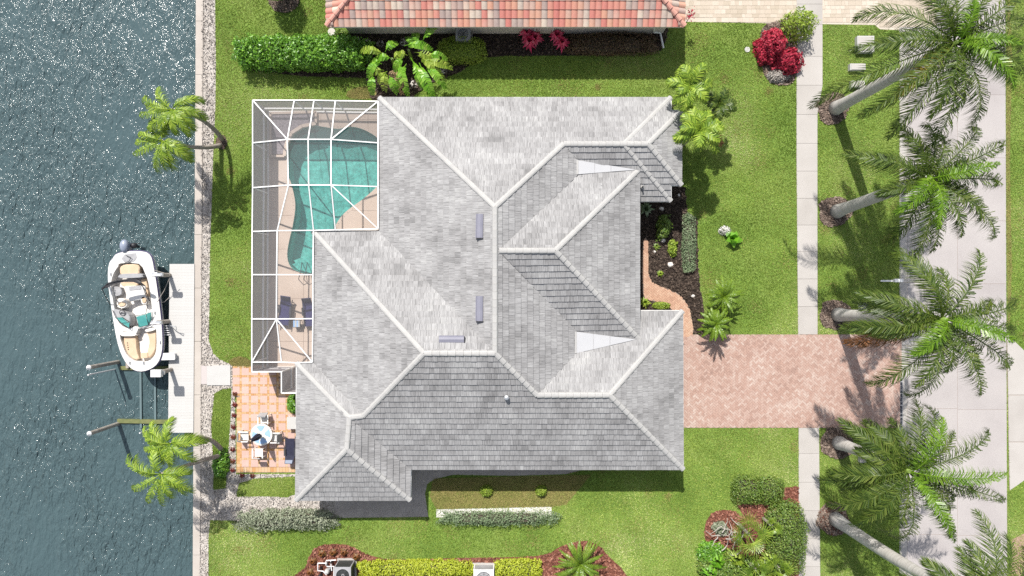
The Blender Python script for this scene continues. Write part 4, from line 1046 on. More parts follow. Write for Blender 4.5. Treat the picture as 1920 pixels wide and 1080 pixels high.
# ---- rosettes
def rosette(name, label, cat, px, py, r, n, h, m, seed, wid=.06, group=None):
    rnd = random.Random(seed); c = W(px, py); t = thing(name, label, cat, c, group); mb = MB()
    for k in range(n):
        a = 2*pi*k*.382 + rnd.uniform(-.2,.2); q = k/n; L_ = r*(1-.5*q)*rnd.uniform(.8,1.1); z1 = h*(.35+.65*q)
        d = Vector((cos(a), sin(a), 0)); s_ = Vector((-sin(a), cos(a), 0))*wid
        p0 = c + Vector((0,0,.05)); p1 = c + d*L_*.5 + Vector((0,0,z1)); p2 = c + d*L_ + Vector((0,0,z1*.75))
        mb.add([p0-s_*.4, p0+s_*.4, p1+s_, p1-s_, p2], [(0,1,2,3), (3,2,4)])
    mb.build('leaves', m, t); return t
brom = [(441,738,'red brown bromeliad at the top of the row along the patio edge'),(441,758,'bromeliad second from the top along the patio edge'),(440,778,'bromeliad third from the top along the patio edge'),(438,800,'bromeliad fourth from the top along the patio edge, level with the upper chair'),(438,819,'bromeliad level with the round table along the patio edge'),(437,842,'dark bromeliad level with the lower chair along the patio edge'),(437,864,'dark bromeliad second from the bottom of the patio edge row'),(437,881,'bottom dark bromeliad of the row at the patio corner'),(455,891,'left bromeliad below the bottom edge of the patio'),(474,891,'right bromeliad below the bottom edge of the patio')]
for i, (x, y, lb) in enumerate(brom): rosette('bromeliad', lb, 'bromeliad', x, y, .24, 14, .2, M_leaf_brom, 50+i, .045, 'bromeliads edging the patio')
for i, (x, y, lb) in enumerate([(987,66,'upper left pink ti plant against the pink roofed house'),(992,84,'lower left pink ti plant below another beside the short wall'),(1003,76,'pink ti plant at the right of the left cluster'),(1043,72,'upper pink ti plant of the right cluster'),(1052,85,'lower pink ti plant of the right cluster by the maroon hedge')]):
    rosette('ti_plant', lb, 'ti plant', x, y, .62, 34, .95, M_leaf_pink, 70+i, .085, 'pink ti plants by the neighbouring wall')
for i, (x, y, lb) in enumerate([(605,1036,'rusty croton left of three at the top of the bottom mulch bed'),(626,1034,'small middle rusty croton above the grey air conditioner'),(646,1034,'right rusty croton of the row above the grey air conditioner'),(669,1042,'croton beside the right corner of the grey air conditioner'),(588,1050,'rusty croton at the left curve of the bottom mulch bed'),(583,1071,'orange brown croton at the bottom left of the mulch bed')]):
    rosette('croton', lb, 'croton', x, y, .32, 30, .4, M_leaf_rust, 80+i, .06, 'rusty crotons in the bottom mulch bed')
rosette('bromeliad', 'yellow green spiky plant in the dark mulch near the walkway', 'plant', 1237, 513, .28, 26, .3, M_leaf_yg, 95, .05)
rosette('fern', 'leafy green plant under the eave at the inner corner of the entry roof', 'plant', 1209, 392, .6, 22, .5, M_leaf_sage, 96, .08)
rosette('fern', 'yellowish spiky plant against the wall above the garage roof', 'plant', 1208, 567, .45, 20, .4, M_leaf_yg, 97, .07)
rosette('fern', 'small dim plant beside the straight end of the walkway', 'plant', 1230, 462, .3, 14, .25, M_leaf_dark, 98, .06)
# ---- fan palms in the corner bed
def fan_palm(px, py, h, rad, nf, label, seed):
    rnd = random.Random(seed); t_ = W(px, py, h); b = Vector((t_.x, t_.y, 0)); sc = (H-h)/H/30
    root = thing('fan_palm', label, 'palm tree', b, 'fan palms in the corner bed')
    MB().tube([b, t_], .1, 8).build('trunk', M_trunk_c, root)
    for k in range(nf):
        az = 2*pi*k*.382+rnd.uniform(-.4,.4); tilt = rnd.uniform(-.1,1.2); L_ = rad*sc*rnd.uniform(.6,1.15); mb = MB()
        d = Vector((cos(az)*cos(tilt), sin(az)*cos(tilt), sin(tilt)*.8)); hub = d*L_*.45
        s_ = Vector((-sin(az), cos(az), 0)); up = s_.cross(d)*-1
        mb.beam((0,0,0), hub, .025, .02)
        for j in range(15):
            a = (j-7)/7*1.75
            dd = (d*cos(a)+s_*sin(a)).normalized(); ww = (s_*cos(a)-d*sin(a))*.021
            m = hub+dd*L_*.30+Vector((0,0,.04)); e = hub+dd*L_*.56*rnd.uniform(.8,1.1)-Vector((0,0,rnd.uniform(.02,.25)))
            mb.add([hub-ww*.3, hub+ww*.3, m+ww, m-ww, e], [(0,1,2,3),(3,2,4)])
        put_frond(root, mb, rnd.choice([M_frond_sago, M_frond_sago, M_leaf_yg]), t_, 0)
fan_palm(1404,1002,1.9,44,13,'largest fan palm at the centre of the corner bed above the driftwood',101)
fan_palm(1447,986,1.4,26,8,'small fan palm between the largest one and the olive shrub',102)
fan_palm(1416,1068,1.7,36,10,'fan palm at the bottom edge right of the dense leafy shrub',103)
fan_palm(1460,1066,1.6,34,10,'fan palm at the bottom edge in front of the large olive shrub',104)
for i, (x, y, m, lb) in enumerate([(1338,1044,'M_banana','spiky bright plant left of the driftwood in the corner bed'),(1374,1040,'M_leaf_yg','yellowish spiky plant among the driftwood'),(1326,1066,'M_banana','spiky plant at the left edge of the dense leafy shrub'),(1398,1050,'M_frond_sago','spiky plant between the large fan palm and the bottom fan palm'),(1436,1040,'M_leaf_yg','spiky yellowish plant between the olive shrub and the fan palms'),(1350,1075,'M_frond_sago','spiky plant at the bottom edge in the dense leafy shrub')]):
    rosette('spiky_plant', lb, 'plant', x, y, .85, 34, 1.25, globals()[m], 160+i, .07, 'spiky plants in the corner bed')
t = thing('driftwood', 'tangle of bare pale grey branches in the corner bed', 'driftwood', W(1362,1010))
rnd = random.Random(3); mb = MB()
for k in range(16):
    x, y = 1335+rnd.random()*62, 985+rnd.random()*62; p = W(x, y, .2+rnd.random()*.7); pts = [p]; a = rnd.uniform(0, 6.28)
    for q in range(4):
        a += rnd.uniform(-.9,.9); p = p + Vector((cos(a)*.24, sin(a)*.24, rnd.uniform(-.1,.12))); pts.append(p)
    mb.tube(pts, .04, 5, r2=.012)
mb.build('branches', M_twig, t)
shrub('round_shrub', 'pale grey leaved plant beside the driftwood in the corner bed', 'shrub', 1353, 992, 17, 13, .5, 700, .17, M_leaf_silver, lump=.3, seed=31, core=False, jit=.9)

# ---- banana plants
def banana(px, py, leaves, label, seed):
    rnd = random.Random(seed); b = W(px, py); root = thing('banana_plant', label, 'banana plant', b, 'banana plants by the neighbouring house')
    MB().tube([b, b+Vector((.05,.05,1.6))], .13, 8, r2=.08).build('stem', M_shaft, root)
    for tx, ty, hx, hy, kd in leaves:
        z0, z1 = (2.2, 2.55) if kd != 'y' else (1.0, .3)
        p, q = W(tx, ty, z0), W(hx, hy, z1); d = Vector((q.x-p.x, q.y-p.y, 0)); Ln = d.length; mb = MB(); az = math.atan2(d.y, d.x)
        mb_ = MB(); n = 15
        def at(t): return Vector((Ln*t, 0, .55*sin(pi*t*.9)*min(1, Ln/1.6) - .45*t*t))
        mb_.tube([at(k/8) for k in range(9)], .025, 4, r2=.008, mi=0)
        for k in range(n):
            t = .14+.86*k/n; dt = .86/n*.86; wv = .25*max(.15, sin(pi*(.1+.88*(t-.14)/.86))**.6)
            for sg in (-1, 1):
                if rnd.random() < .05: continue
                zz = .08+rnd.uniform(-.05,.05) - (.10 if rnd.random() < .2 else 0); a0, a1 = at(t), at(t+dt)
                sw = Ln*.05
                mb_.add([a0, a1, a1+Vector((sw, sg*wv, -zz)), a0+Vector((sw, sg*wv*.98, -zz+rnd.uniform(-.03,.03)))], [(0,1,2,3) if sg > 0 else (3,2,1,0)])
        put_frond(root, mb_, {'g': M_banana, 'y': M_banana_dry, 'l': M_leaf_yg}[kd], Vector((p.x, p.y, z0)), az, name='leaf', label='dry brown hanging leaf' if kd == 'y' else None)
banana(742,128,[(722,102,672,90,'l'),(735,110,700,104,'g'),(722,98,742,72,'g'),(712,112,686,140,'g'),(720,132,688,134,'l'),(700,140,694,172,'g'),(724,134,718,166,'l'),(740,128,736,164,'y'),(744,130,756,180,'y'),(726,134,706,150,'l'),(716,120,690,112,'g'),(738,112,752,92,'l'),(730,142,742,170,'g')],'banana plant at left with yellowed leaves and dry brown leaves round its foot',111)
banana(772,112,[(768,84,766,60,'g'),(780,84,778,52,'g'),(790,82,826,34,'g'),(758,86,808,86,'g'),(778,98,820,112,'l'),(784,104,830,142,'l'),(748,116,762,174,'g'),(770,108,808,178,'g'),(776,116,790,160,'g'),(786,118,812,180,'g'),(764,104,742,96,'l'),(790,116,846,122,'l'),(756,108,736,128,'g'),(800,104,836,104,'g'),(762,120,744,158,'g'),(796,120,834,160,'g')],'larger bright green banana plant at right reaching up to the pink roof',112)

# ---- bird of paradise seedling on the front lawn with pale rocks
rosette('young_palm', 'small broad leaved plant standing alone on the front lawn', 'plant', 1371, 448, .72, 8, .8, M_banana, 121, .2)
shrub('flowering_bush', 'small clump of white flowers beside the lone plant on the front lawn', 'bush', 1360, 432, 12, 10, .5, 260, .12, M_whitegravel, lump=.2, seed=41, core=False)
def rock(px, py, r, label, seed, hh=.7):
    rnd = random.Random(seed); c = W(px, py); t = thing('white_rock', label, 'rock', c, 'white rocks in the dark mulch'); mb = MB(); vs = []; nu = 7
    for j, (rr, zz) in enumerate(((1,.0),(1.05,.35),(.7,.8),(.2,1.0))):
        for i in range(nu):
            a = 2*pi*i/nu; k = rnd.uniform(.75,1.2); vs.append(c+Vector((cos(a)*r*rr*k, sin(a)*r*rr*k*.8, zz*r*hh*rnd.uniform(.85,1.15))))
    fs = [(j*nu+i, j*nu+(i+1)%nu, (j+1)*nu+(i+1)%nu, (j+1)*nu+i) for j in range(3) for i in range(nu)] + [tuple(3*nu+i for i in range(nu))]
    mb.add(vs, fs).build('rock', M_stone, t)
for i, a in enumerate([(1240,391,.17,'white rock nearest the entry roof in the shaded mulch'),(1243,451,.17,'pale rock between the dark shrub and the yellowish shrub'),(1227,472,.12,'small white rock beside the straight walkway'),(1257,496,.2,'largest white rock in the middle of the dark mulch bed'),(1299,555,.15,'white rock by the outer curve of the walkway'),(1272,366,.12,'small white rock at the corner of the entry eave')]): rock(*a, 131+i)
# ------------------------------------------------------------------ boat
BT = thing('boat', 'white bow rider motor boat with tan seats lifted beside the dock', 'boat', W(254,585,-.4))
def Z(pts, z): return [tuple(W(180+x/3.6, 420+y/3.6, z)[:2]) for x, y in pts]
def Zp(x, y, z): return W(180+x/3.6, 420+y/3.6, z)
HULL = smooth_loop([(132,206),(185,188),(270,182),(342,192),(374,228),(388,290),(405,385),(424,520),(438,640),(446,760),(444,850),(424,925),(385,968),(330,992),(280,993),(235,972),(195,925),(163,860),(138,770),(118,660),(98,530),(84,420),(80,330),(90,262),(112,234)], 2)
gz = .62
top = Z(HULL, gz); n = len(top); cx = sum(p[0] for p in top)/n; cy = sum(p[1] for p in top)/n
def inset(f, fy=None): return [(cx+(p[0]-cx)*f, cy+(p[1]-cy)*(fy or f)) for p in top]
mb = MB(); rings = [(inset(1),gz),(inset(1.0),gz-.12),(inset(.95,.985),.1),(inset(.80,.95),-.35),(inset(.25,.88),-.62)]
vs = [(p[0],p[1],z) for r_, z in rings for p in r_]
mb.add(vs, [(j*n+i, (j+1)*n+i, (j+1)*n+(i+1)%n, j*n+(i+1)%n) for j in range(len(rings)-1) for i in range(n)])
COCK = [(150,285),(165,265),(290,268),(330,330),(355,400),(372,520),(380,600),(372,660),(345,690),(300,700),(262,690),(232,705),(180,690),(140,640),(122,560),(108,470),(100,400),(120,330)]
BOW = [(160,742),(215,722),(268,742),(285,705),(320,706),(395,694),(408,740),(407,850),(385,900),(350,925),(300,928),(250,920),(205,880),(180,820)]
cockW, bowW = Z(smooth_loop(COCK, 2), gz), Z(smooth_loop(BOW, 2), gz)
mb.build('hull', M_gel, BT)
dk_ = MB(); dk_.sheet(top, gz, holes=[cockW, bowW])
for hole, zf in ((cockW, .02), (bowW, .15)):
    m = len(hole); a2 = sum(hole[i-1][0]*hole[i][1]-hole[i][0]*hole[i-1][1] for i in range(m))
    for i in range(m):
        p, q = hole[i-1], hole[i]
        if a2 < 0: p, q = q, p
        dk_.add([(p[0],p[1],zf),(p[0],p[1],gz),(q[0],q[1],gz),(q[0],q[1],zf)], [(0,1,2,3)])
dk_.build('deck', M_gel, BT)
fl = MB(); fl.sheet(cockW, .02); fl.sheet(bowW, .15); fl.build('cockpit_sole', M_sole, BT)
rim = [(p[0],p[1],gz-.10) for p in inset(1.008)]
MB().tube(rim+[rim[0]], .035, 6).build('rub_rail', M_stripe, BT)
stp = MB(); R_s = Z([(372,330),(392,330),(412,480),(432,640),(424,640),(404,560),(380,430)], gz-.05)
idx = [i for i in range(n) if 300 < (W(0,0).x, 0)[1]+HULL[i][1] < 650 and HULL[i][0] > 300]
a_, b_ = inset(1.004), inset(.985,.99)
for i, j in zip(idx[:-1], idx[1:]):
    stp.add([(a_[i][0],a_[i][1],gz-.16),(a_[j][0],a_[j][1],gz-.16),(a_[j][0]+.012,a_[j][1],gz-.02),(a_[i][0]+.012,a_[i][1],gz-.02)], [(0,1,2,3)])
stp.build('hull_stripe', M_stripe, BT)
def pad(name, pts, z0, z1, m, sm=True, label=None):
    q = Z(smooth_loop(pts, 2) if sm else pts, z1); c = (sum(p[0] for p in q)/len(q), sum(p[1] for p in q)/len(q))
    mb = MB(); k = len(q); ins = [(c[0]+(p[0]-c[0])*.9, c[1]+(p[1]-c[1])*.9) for p in q]
    a2 = sum(q[i-1][0]*q[i][1]-q[i][0]*q[i-1][1] for i in range(k))
    if a2 < 0: q = q[::-1]; ins = ins[::-1]
    vs = [(p[0],p[1],z0) for p in q]+[(p[0],p[1],z1-.04) for p in q]+[(p[0],p[1],z1) for p in ins]
    mb.add(vs, [(j*k+i, j*k+(i+1)%k, (j+1)*k+(i+1)%k, (j+1)*k+i) for j in range(2) for i in range(k)])
    flat = [Vector((p[0],p[1],0)) for p in ins]
    mb.add([(p[0],p[1],z1) for p in ins], [orient(t, ins) for t in tessellate_polygon([flat])])
    return mb.build(name, m, BT, label=label)
pad('sun_pad', [(165,288),(205,272),(285,276),(290,318),(280,340),(175,345),(160,320)], gz-.2, gz+.08, M_tan)
pad('stern_backrest', [(150,350),(180,336),(300,334),(312,350),(300,362),(160,366)], .3, gz+.14, M_grey)
pad('stern_seat', [(170,388),(270,384),(280,412),(240,424),(180,420)], .02, .42, M_tan)
pad('side_seat', [(300,370),(340,380),(352,470),(330,490),(318,430)], .02, .40, M_tan)
pad('side_seat', [(108,425),(165,430),(172,475),(130,490),(112,480)], .02, .38, M_grey)
pad('cockpit_table', [(192,420),(330,414),(334,505),(225,524)], .35, .5, M_gel, False)
pad('table_shade', [(218,422),(305,416),(308,442),(222,450)], .49, .53, M_grey, False)  # grey pad that paints the shade lying on the cockpit table
pad('helm_seat', [(140,512),(168,500),(204,518),(206,556),(178,570),(142,560)], .02, .5, M_sole)
pad('seat_cushion', [(150,528),(194,530),(194,552),(156,556)], .46, .56, M_tan)
pad('companion_seat', [(302,498),(330,486),(346,500),(344,536),(318,545),(304,530)], .02, .5, M_sole)
pad('seat_cushion', [(310,504),(336,500),(336,528),(314,532)], .46, .56, M_tan)
pad('console', [(118,575),(160,585),(205,600),(228,630),(222,690),(180,680),(140,645),(120,605)], .02, gz+.12, M_grey)
pad('console', [(270,624),(340,600),(374,590),(376,660),(350,688),(295,700)], .02, gz+.10, M_gel)
def pane(pts, lab=None):
    MB().add([Zp(*p) for p in pts], [tuple(range(len(pts)))]).build('windscreen_pane', M_teal, BT, label=lab)
pane([(132,632,gz+.14),(170,668,gz+.14),(214,664,gz+.34),(176,630,gz+.40)])
pane([(174,672,gz+.13),(222,702,gz+.13),(228,664,gz+.33),(216,664,gz+.34)])
pane([(290,696,gz+.12),(352,682,gz+.12),(334,610,gz+.42),(272,626,gz+.42)])
pane([(356,680,gz+.12),(376,640,gz+.12),(370,594,gz+.34),(338,608,gz+.42)])
fr = MB()
for pts in ([(112,580),(132,630),(170,668),(226,704)], [(262,622),(290,698),(356,682),(378,640)], [(262,622),(336,606),(356,682)], [(336,606),(346,560),(345,500),(310,410)], [(176,628),(226,660),(226,704)]):
    fr.tube([Zp(x, y, gz+.3 if i % 2 else gz+.2) for i, (x, y) in enumerate(pts)], .02, 5)
fr.build('windscreen_frame', M_dark, BT)
sw_ = MB(); c = Zp(178,600,gz+.2); sw_.tube([c+Vector((.17*cos(a), .17*sin(a), .06*sin(a))) for a in [2*pi*k/14 for k in range(15)]], .02, 5)
sw_.beam(c-Vector((.16,0,0)), c+Vector((.16,0,0)), .03, .03); sw_.build('steering_wheel', M_dark, BT)
tw = MB(); tz = 1.75
arc = [Zp(86,402,gz), Zp(55,430,1.2), Zp(42,438,tz), Zp(80,402,tz+.1), Zp(150,382,tz+.15), Zp(220,376,tz+.1), Zp(275,384,tz-.1), Zp(305,400,1.1), Zp(325,415,gz)]
tw.tube(arc, .05, 8); tw.tube([Zp(42,440,tz), Zp(70,500,1.2), Zp(96,545,gz)], .025, 6); tw.tube([Zp(290,388,1.5), Zp(335,450,gz+.4), Zp(362,520,gz)], .025, 6)
tw.build('tow_arch', M_dark, BT)
pad('bimini_cover', [(60,418),(110,392),(190,374),(262,374),(300,392),(296,404),(255,390),(190,390),(115,406),(66,432)], tz, tz+.12, M_dark)
pad('bow_seat', [(186,760),(262,752),(272,830),(282,880),(292,905),(270,918),(230,895),(200,850)], .15, .46, M_tan)
pad('bow_seat', [(338,716),(398,702),(404,760),(402,840),(380,885),(352,905),(348,860),(360,800),(352,750)], .15, .46, M_tan)
pad('bow_backrest', [(160,738),(215,724),(268,742),(262,756),(200,758),(170,756)], .2, gz+.05, M_sole)
pad('bow_backrest', [(332,712),(400,696),(402,712),(370,724),(336,728)], .2, gz+.04, M_sole)
pad('anchor_locker', [(298,872),(350,868),(350,904),(300,908)], .15, .5, M_tan, False)
hw = MB()
for x, y, r_ in ((212,802,.03),(214,817,.03),(216,832,.03),(218,846,.03),(108,432,.03),(108,446,.03)): c = Zp(x,y,.47 if y > 700 else gz+.0); hw.disc((c.x,c.y), r_, c.z-.02, c.z+.02, 10)
hw.build('cup_holder', M_dark, BT)
for x, y in ((228,938),(322,938),(100,340),(398,600),(434,800)):
    c = Zp(x,y,gz+.03); MB().box((c.x,c.y,c.z), (.05,.18,.05)).build('cleat', M_steel, BT)
pf = Z([(172,235),(195,205),(270,196),(276,225),(262,250),(225,262),(190,255)], gz); MB().prism(pf, gz-.3, gz+.02).build('swim_platform', M_grey, BT)
ob = MB(); c = Zp(192,148,gz); ob.lathe((c.x,c.y,c.z-.3), [(.16,-.5),(.18,-.1),(.24,.1),(.26,.30),(.24,.42),(.17,.5),(.02,.53)], 18); ob.v = [(p[0], c.y+(p[1]-c.y)*1.55, p[2]) for p in ob.v]; mo = ob.build('outboard_motor', M_cowl, BT, smooth=True)
MB().box((c.x+.06,c.y-.30,c.z-.25), (.34,.5,.3)).build('engine_bracket', M_grey, mo)
MB().tube([(c.x,c.y+.05,c.z-.5),(c.x,c.y+.05,c.z-1.6)], .09, 8).build('drive_leg', M_dark, mo)
pr = MB()
for k in range(3): pr.box((c.x,c.y+.25,c.z-1.5), (.09,.03,.34), M=Matrix.Rotation(2*pi*k/3,3,'Y'))
pr.build('propeller', M_dark, mo)
c = Zp(254,145,gz-.35); kk = MB().lathe((c.x,c.y,c.z-.3), [(.12,0),(.17,.2),(.16,.4),(.02,.46)], 12); kk.build('kicker_motor', M_dark, BT, smooth=True)
MB().tube([Zp(200,210,gz+.12), Zp(235,225,gz+.16), Zp(225,250,gz+.1), Zp(190,266,gz+.06)], .02, 5).build('fuel_hose', M_dark, BT)

# ------------------------------------------------------------------ boat lift, pilings, dock gear
lift = thing('boat_lift', 'boat lift cradle of pale rails and an algae covered beam in the water', 'boat lift', W(275,750,-1.25))
for x in (264, 291): MB().beam(W(x,693,-1.26), W(x+1,802,-1.26), .13, .12).build('bunk_rail', M_sub, lift)
MB().beam(W(221,789,-1.24), W(326,791,-1.24), .26, .16).build('cradle_beam', M_algae, lift)
MB().beam(W(226,690,-1.24), W(320,690,-1.24), .24, .16).build('cradle_beam', M_algae, lift)
for x in (240, 268): MB().beam(W(x,690,-1.1), W(x-4,500,-1.1), .18, .2).build('bunk', M_pile, lift)
def piling(b, top, z, label, m=M_pile, r=.13, zb=-3.0, cap_=M_pvc, dockside=False):
    p, q = W(*b, -1.3), W(*top, z); t = thing('piling', label, 'piling', (q.x,q.y,zb), 'pilings of the boat lift')
    MB().tube([(q.x,q.y,zb),(q.x,q.y,z)], r, 12).build('post', m, t)
    MB().lathe((q.x,q.y,z), [(r*1.15,0),(r*1.15,.05),(.02,.2)], 12).build('cap', cap_, t)
    return t
piling((225,682),(167,689),1.75,'weathered piling standing in the water left of the boat bow')
piling((219,797),(168,813),1.75,'weathered white topped piling standing in the water below the boat')
for (a, b), lb in ((((236,691),(165,703)),'white pipe guide pole in the water beside the boat bow'), (((300,800),(262,812)),'short white guide pole in the water by the dock end palm')):
    q = W(*b, 1.5 if a[0] < 250 else .6); t = thing('guide_pole', lb, 'pole', (q.x,q.y,-3)); MB().tube([(q.x,q.y,-3),tuple(q)], .045, 8).build('pole', M_pvc, t)
for i, (tx, ty, lb) in enumerate([(293,515,'grey dock piling with lift gear beside the boat cockpit'),(291,605,'grey dock piling with lift gear beside the boat bow'),(296,699,'grey dock piling with a white motor box by the lower dock')]):
    t = piling((0,0), (tx,ty), 1.72, lb, m=M_pile); q = W(tx,ty,1.72)
    MB().box((q.x+.1,q.y,q.z+.02), (.62,.2,.16)).build('drive_beam', M_alu, t)
    if i == 2: MB().box((q.x+.05,q.y,q.z+.22), (.60,.42,.3)).build('motor_box', M_pvc, t)
    else: MB().tube([(q.x-.2,q.y-.06,q.z+.15),(q.x+.35,q.y-.06,q.z+.15)], .05, 8).build('cable_drum', M_steel, t)
for i, (a, b, lb) in enumerate([((393,312,gz),(500,345,.4),'mooring line from the boat stern quarter to the upper dock piling'),((412,528,gz),(496,368,1.0),'mooring line slanting from the boat side up to the dock piling'),((414,534,gz),(498,492,.14),'slack mooring line from the boat side to the dock planks')]):
    p, q = Zp(*a), Zp(*b); m = p.lerp(q,.5)+Vector((0,-.12 if i == 2 else 0,-.12)); t = thing('mooring_line', lb, 'rope', p); MB().tube([p,m,q], .018, 5).build('rope', M_twig, t)
ld = thing('dock_ladder', 'white boarding ladder hung on the dock edge beside the boat bow', 'ladder', W(313,618,.1))
for x in (307.5, 318): MB().tube([W(x,620,-1.6), W(x,620,.45)], .025, 6).build('rail', M_pvc, ld)
MB().tube([W(320,611,.12), W(320,611,.75), W(330,612,.8), W(331,618,.7), W(329,620,.12)], .022, 6).build('handle', M_alu, ld)
for k in range(5):
    MB().box(W(312.8,611+k*4.2,.25-.02*k), (.34,.055,.04)).build('rung', M_pvc, ld)
st = thing('dock_step', 'white fibreglass dock step overhanging the dock edge by the bow', 'step', W(319,667,.12))
MB().prism(XY([(304,661),(334.5,660),(335,673),(304,674)]), .42, .5).build('tread', M_pvc, st)
MB().prism(XY([(321,662),(333,662),(333,672),(321,672)]), .12, .42).build('base', M_pvc, st)

# ------------------------------------------------------------------ patio and pool furniture
tb = thing('patio_table', 'round ivory patio table with blue panels in the middle of the patio', 'table', W(490,815,.04))
c = W(490,815,.76)
MB().disc((c.x,c.y), .67, .72, .765, 36).build('tabletop', M_table, tb)
for a0 in (95, 10, 185, 285, 238):
    wdt = 28 if a0 != 238 else 16
    pts = [(c.x+r_*cos(R(a)), c.y+r_*sin(R(a))) for r_, aa in ((.22,(a0-wdt*.6,a0+wdt*.6)),(.58,(a0+wdt,a0,a0-wdt))) for a in aa]
    MB().prism(pts, .76, .772).build('inlay_panel', M_blue, tb)
for a in (45,135,225,315): MB().tube([(c.x+.3*cos(R(a)),c.y+.3*sin(R(a)),.72),(c.x+.45*cos(R(a)),c.y+.45*sin(R(a)),.04)], .03, 6).build('leg', M_white, tb)
um = thing('patio_umbrella', 'closed dark navy umbrella standing through the round patio table', 'umbrella', (c.x,c.y,.77))
MB().tube([(c.x,c.y,.1),(c.x,c.y,2.55)], .025, 8).build('pole', M_pile, um)
mb = MB(); K = 16
pf_ = [(1.05,.05),(1.15,.14),(1.5,.15),(2.0,.11),(2.35,.07),(2.46,.02)]
vs = [(c.x+r_*(1+.3*(k % 2))*cos(2*pi*k/K), c.y+r_*(1+.3*(k % 2))*sin(2*pi*k/K), z) for z, r_ in pf_ for k in range(K)]
mb.add(vs, [(j*K+k, j*K+(k+1)%K, (j+1)*K+(k+1)%K, (j+1)*K+k) for j in range(len(pf_)-1) for k in range(K)]); mb.build('canopy', M_navyd, um)
MB().lathe((c.x,c.y,2.46), [(.03,0),(.05,.04),(.01,.12)], 8).build('finial', M_tan, um)
def chair(px, py, rz, label, g='white chairs round the patio table'):
    o = W(px, py, .04); t = thing('patio_chair', label, 'chair', o, g)
    T = Matrix.Rotation(rz, 4, 'Z'); L_ = lambda x, y, z: o + T @ Vector((x,y,z))
    def bx(name, c_, s_, m, tilt=0):
        mb = MB(); M_ = Matrix.Rotation(rz,3,'Z') @ Matrix.Rotation(tilt,3,'X'); mb.box(L_(*c_), s_, M=M_); return mb.build(name, m, t)
    bx('seat', (0,.02,.42), (.50,.50,.06), M_table)
    bx('backrest', (0,-.30,.70), (.50,.05,.56), M_slab if False else M_grey, -.28)
    for s_ in (-1,1):
        bx('armrest', (s_*.30,.0,.64), (.055,.58,.045), M_white)
        for y in (-.24,.26): bx('leg', (s_*.29,y,.32), (.045,.045,.62), M_white)
chair(500,783,R(180),'white patio chair above the round table with its grey back to the lounge side')
chair(463,815,R(-90),'white patio chair left of the round table')
chair(522,817,R(90),'white patio chair right of the round table')
chair(490,846,0,'white patio chair below the round table nearest the bottom bricks')
ot = thing('side_table', 'small square white side table by the house wall on the patio', 'table', W(547,793,.04))
c = W(547.5,793,.5); MB().box(c, (.62,.74,.05)).build('tabletop', M_slab, ot)
for sx in (-1,1):
    for sy in (-1,1): MB().box((c.x+sx*.26,c.y+sy*.3,.26), (.05,.05,.44)).build('leg', M_white, ot)
def lounger(name, px, py, rz, L_, wd, label, cat, zb, g=None, m=M_navy, slant=.0, rear=True, acc=None):
    o = W(px, py, zb); t = thing(name, label, cat, o, g); Rz = Matrix.Rotation(rz,3,'Z')
    def bx(nm, c_, s_, mm, tilt=0): return MB().box(o+Rz @ Vector(c_), s_, M=Rz @ Matrix.Rotation(tilt,3,'X')).build(nm, mm, t)
    bx('sling', (0,-.1*L_,.36), (wd-.08,L_*.68,.035), m)
    bx('backrest', (0,L_*.34,.50), (wd-.08,L_*.34,.04), m, .62)
    for s_ in (-1,1):
        bx('frame_rail', (s_*wd/2,-.06*L_,.35), (.045,L_*.9,.05), M_iron)
        bx('armrest', (s_*wd/2,.05*L_,.56), (.06,.5,.03), M_iron)
        for y in (-.42,.30): bx('leg', (s_*wd/2,y*L_,.18), (.04,.04,.36), M_iron)
    bx('pillow', (0,L_*.42,.66), (wd*.7,.22,.07), acc or M_navyd, .62)
    return t
lounger('sun_lounger', 538, 583, R(-8), 1.95, .70, 'navy sun lounger in full view inside the pool cage', 'sun lounger', .055, 'navy loungers in the pool cage')
lounger('sun_lounger', 582, 586, R(5), 1.9, .66, 'navy sun lounger half hidden by the roof edge in the pool cage', 'sun lounger', .055, 'navy loungers in the pool cage')
lounger('sling_recliner', 548, 841, R(180), 1.6, .62, 'navy recliner with slate blue ends beside the house wall on the patio', 'recliner', .04, None, M_navyd, acc=M_slateblue)
t = thing('side_table', 'small table with a striped blue towel between the two navy loungers', 'table', W(557,607,.05))
c = W(556.5,607,.45); MB().box(c, (.46,.46,.04)).build('tabletop', M_iron, t)
for sx in (-1,1):
    for sy in (-1,1): MB().box((c.x+sx*.19,c.y+sy*.19,.25), (.03,.03,.4)).build('leg', M_iron, t)
t = thing('towel', 'folded light blue and white striped towel on the table between loungers', 'towel', (c.x,c.y,.47))
for k, m in enumerate((M_blue, M_slab, M_blue, M_slab)): MB().box((c.x-.15+.1*k,c.y,.495), (.095,.40,.05)).build('stripe', m, t)

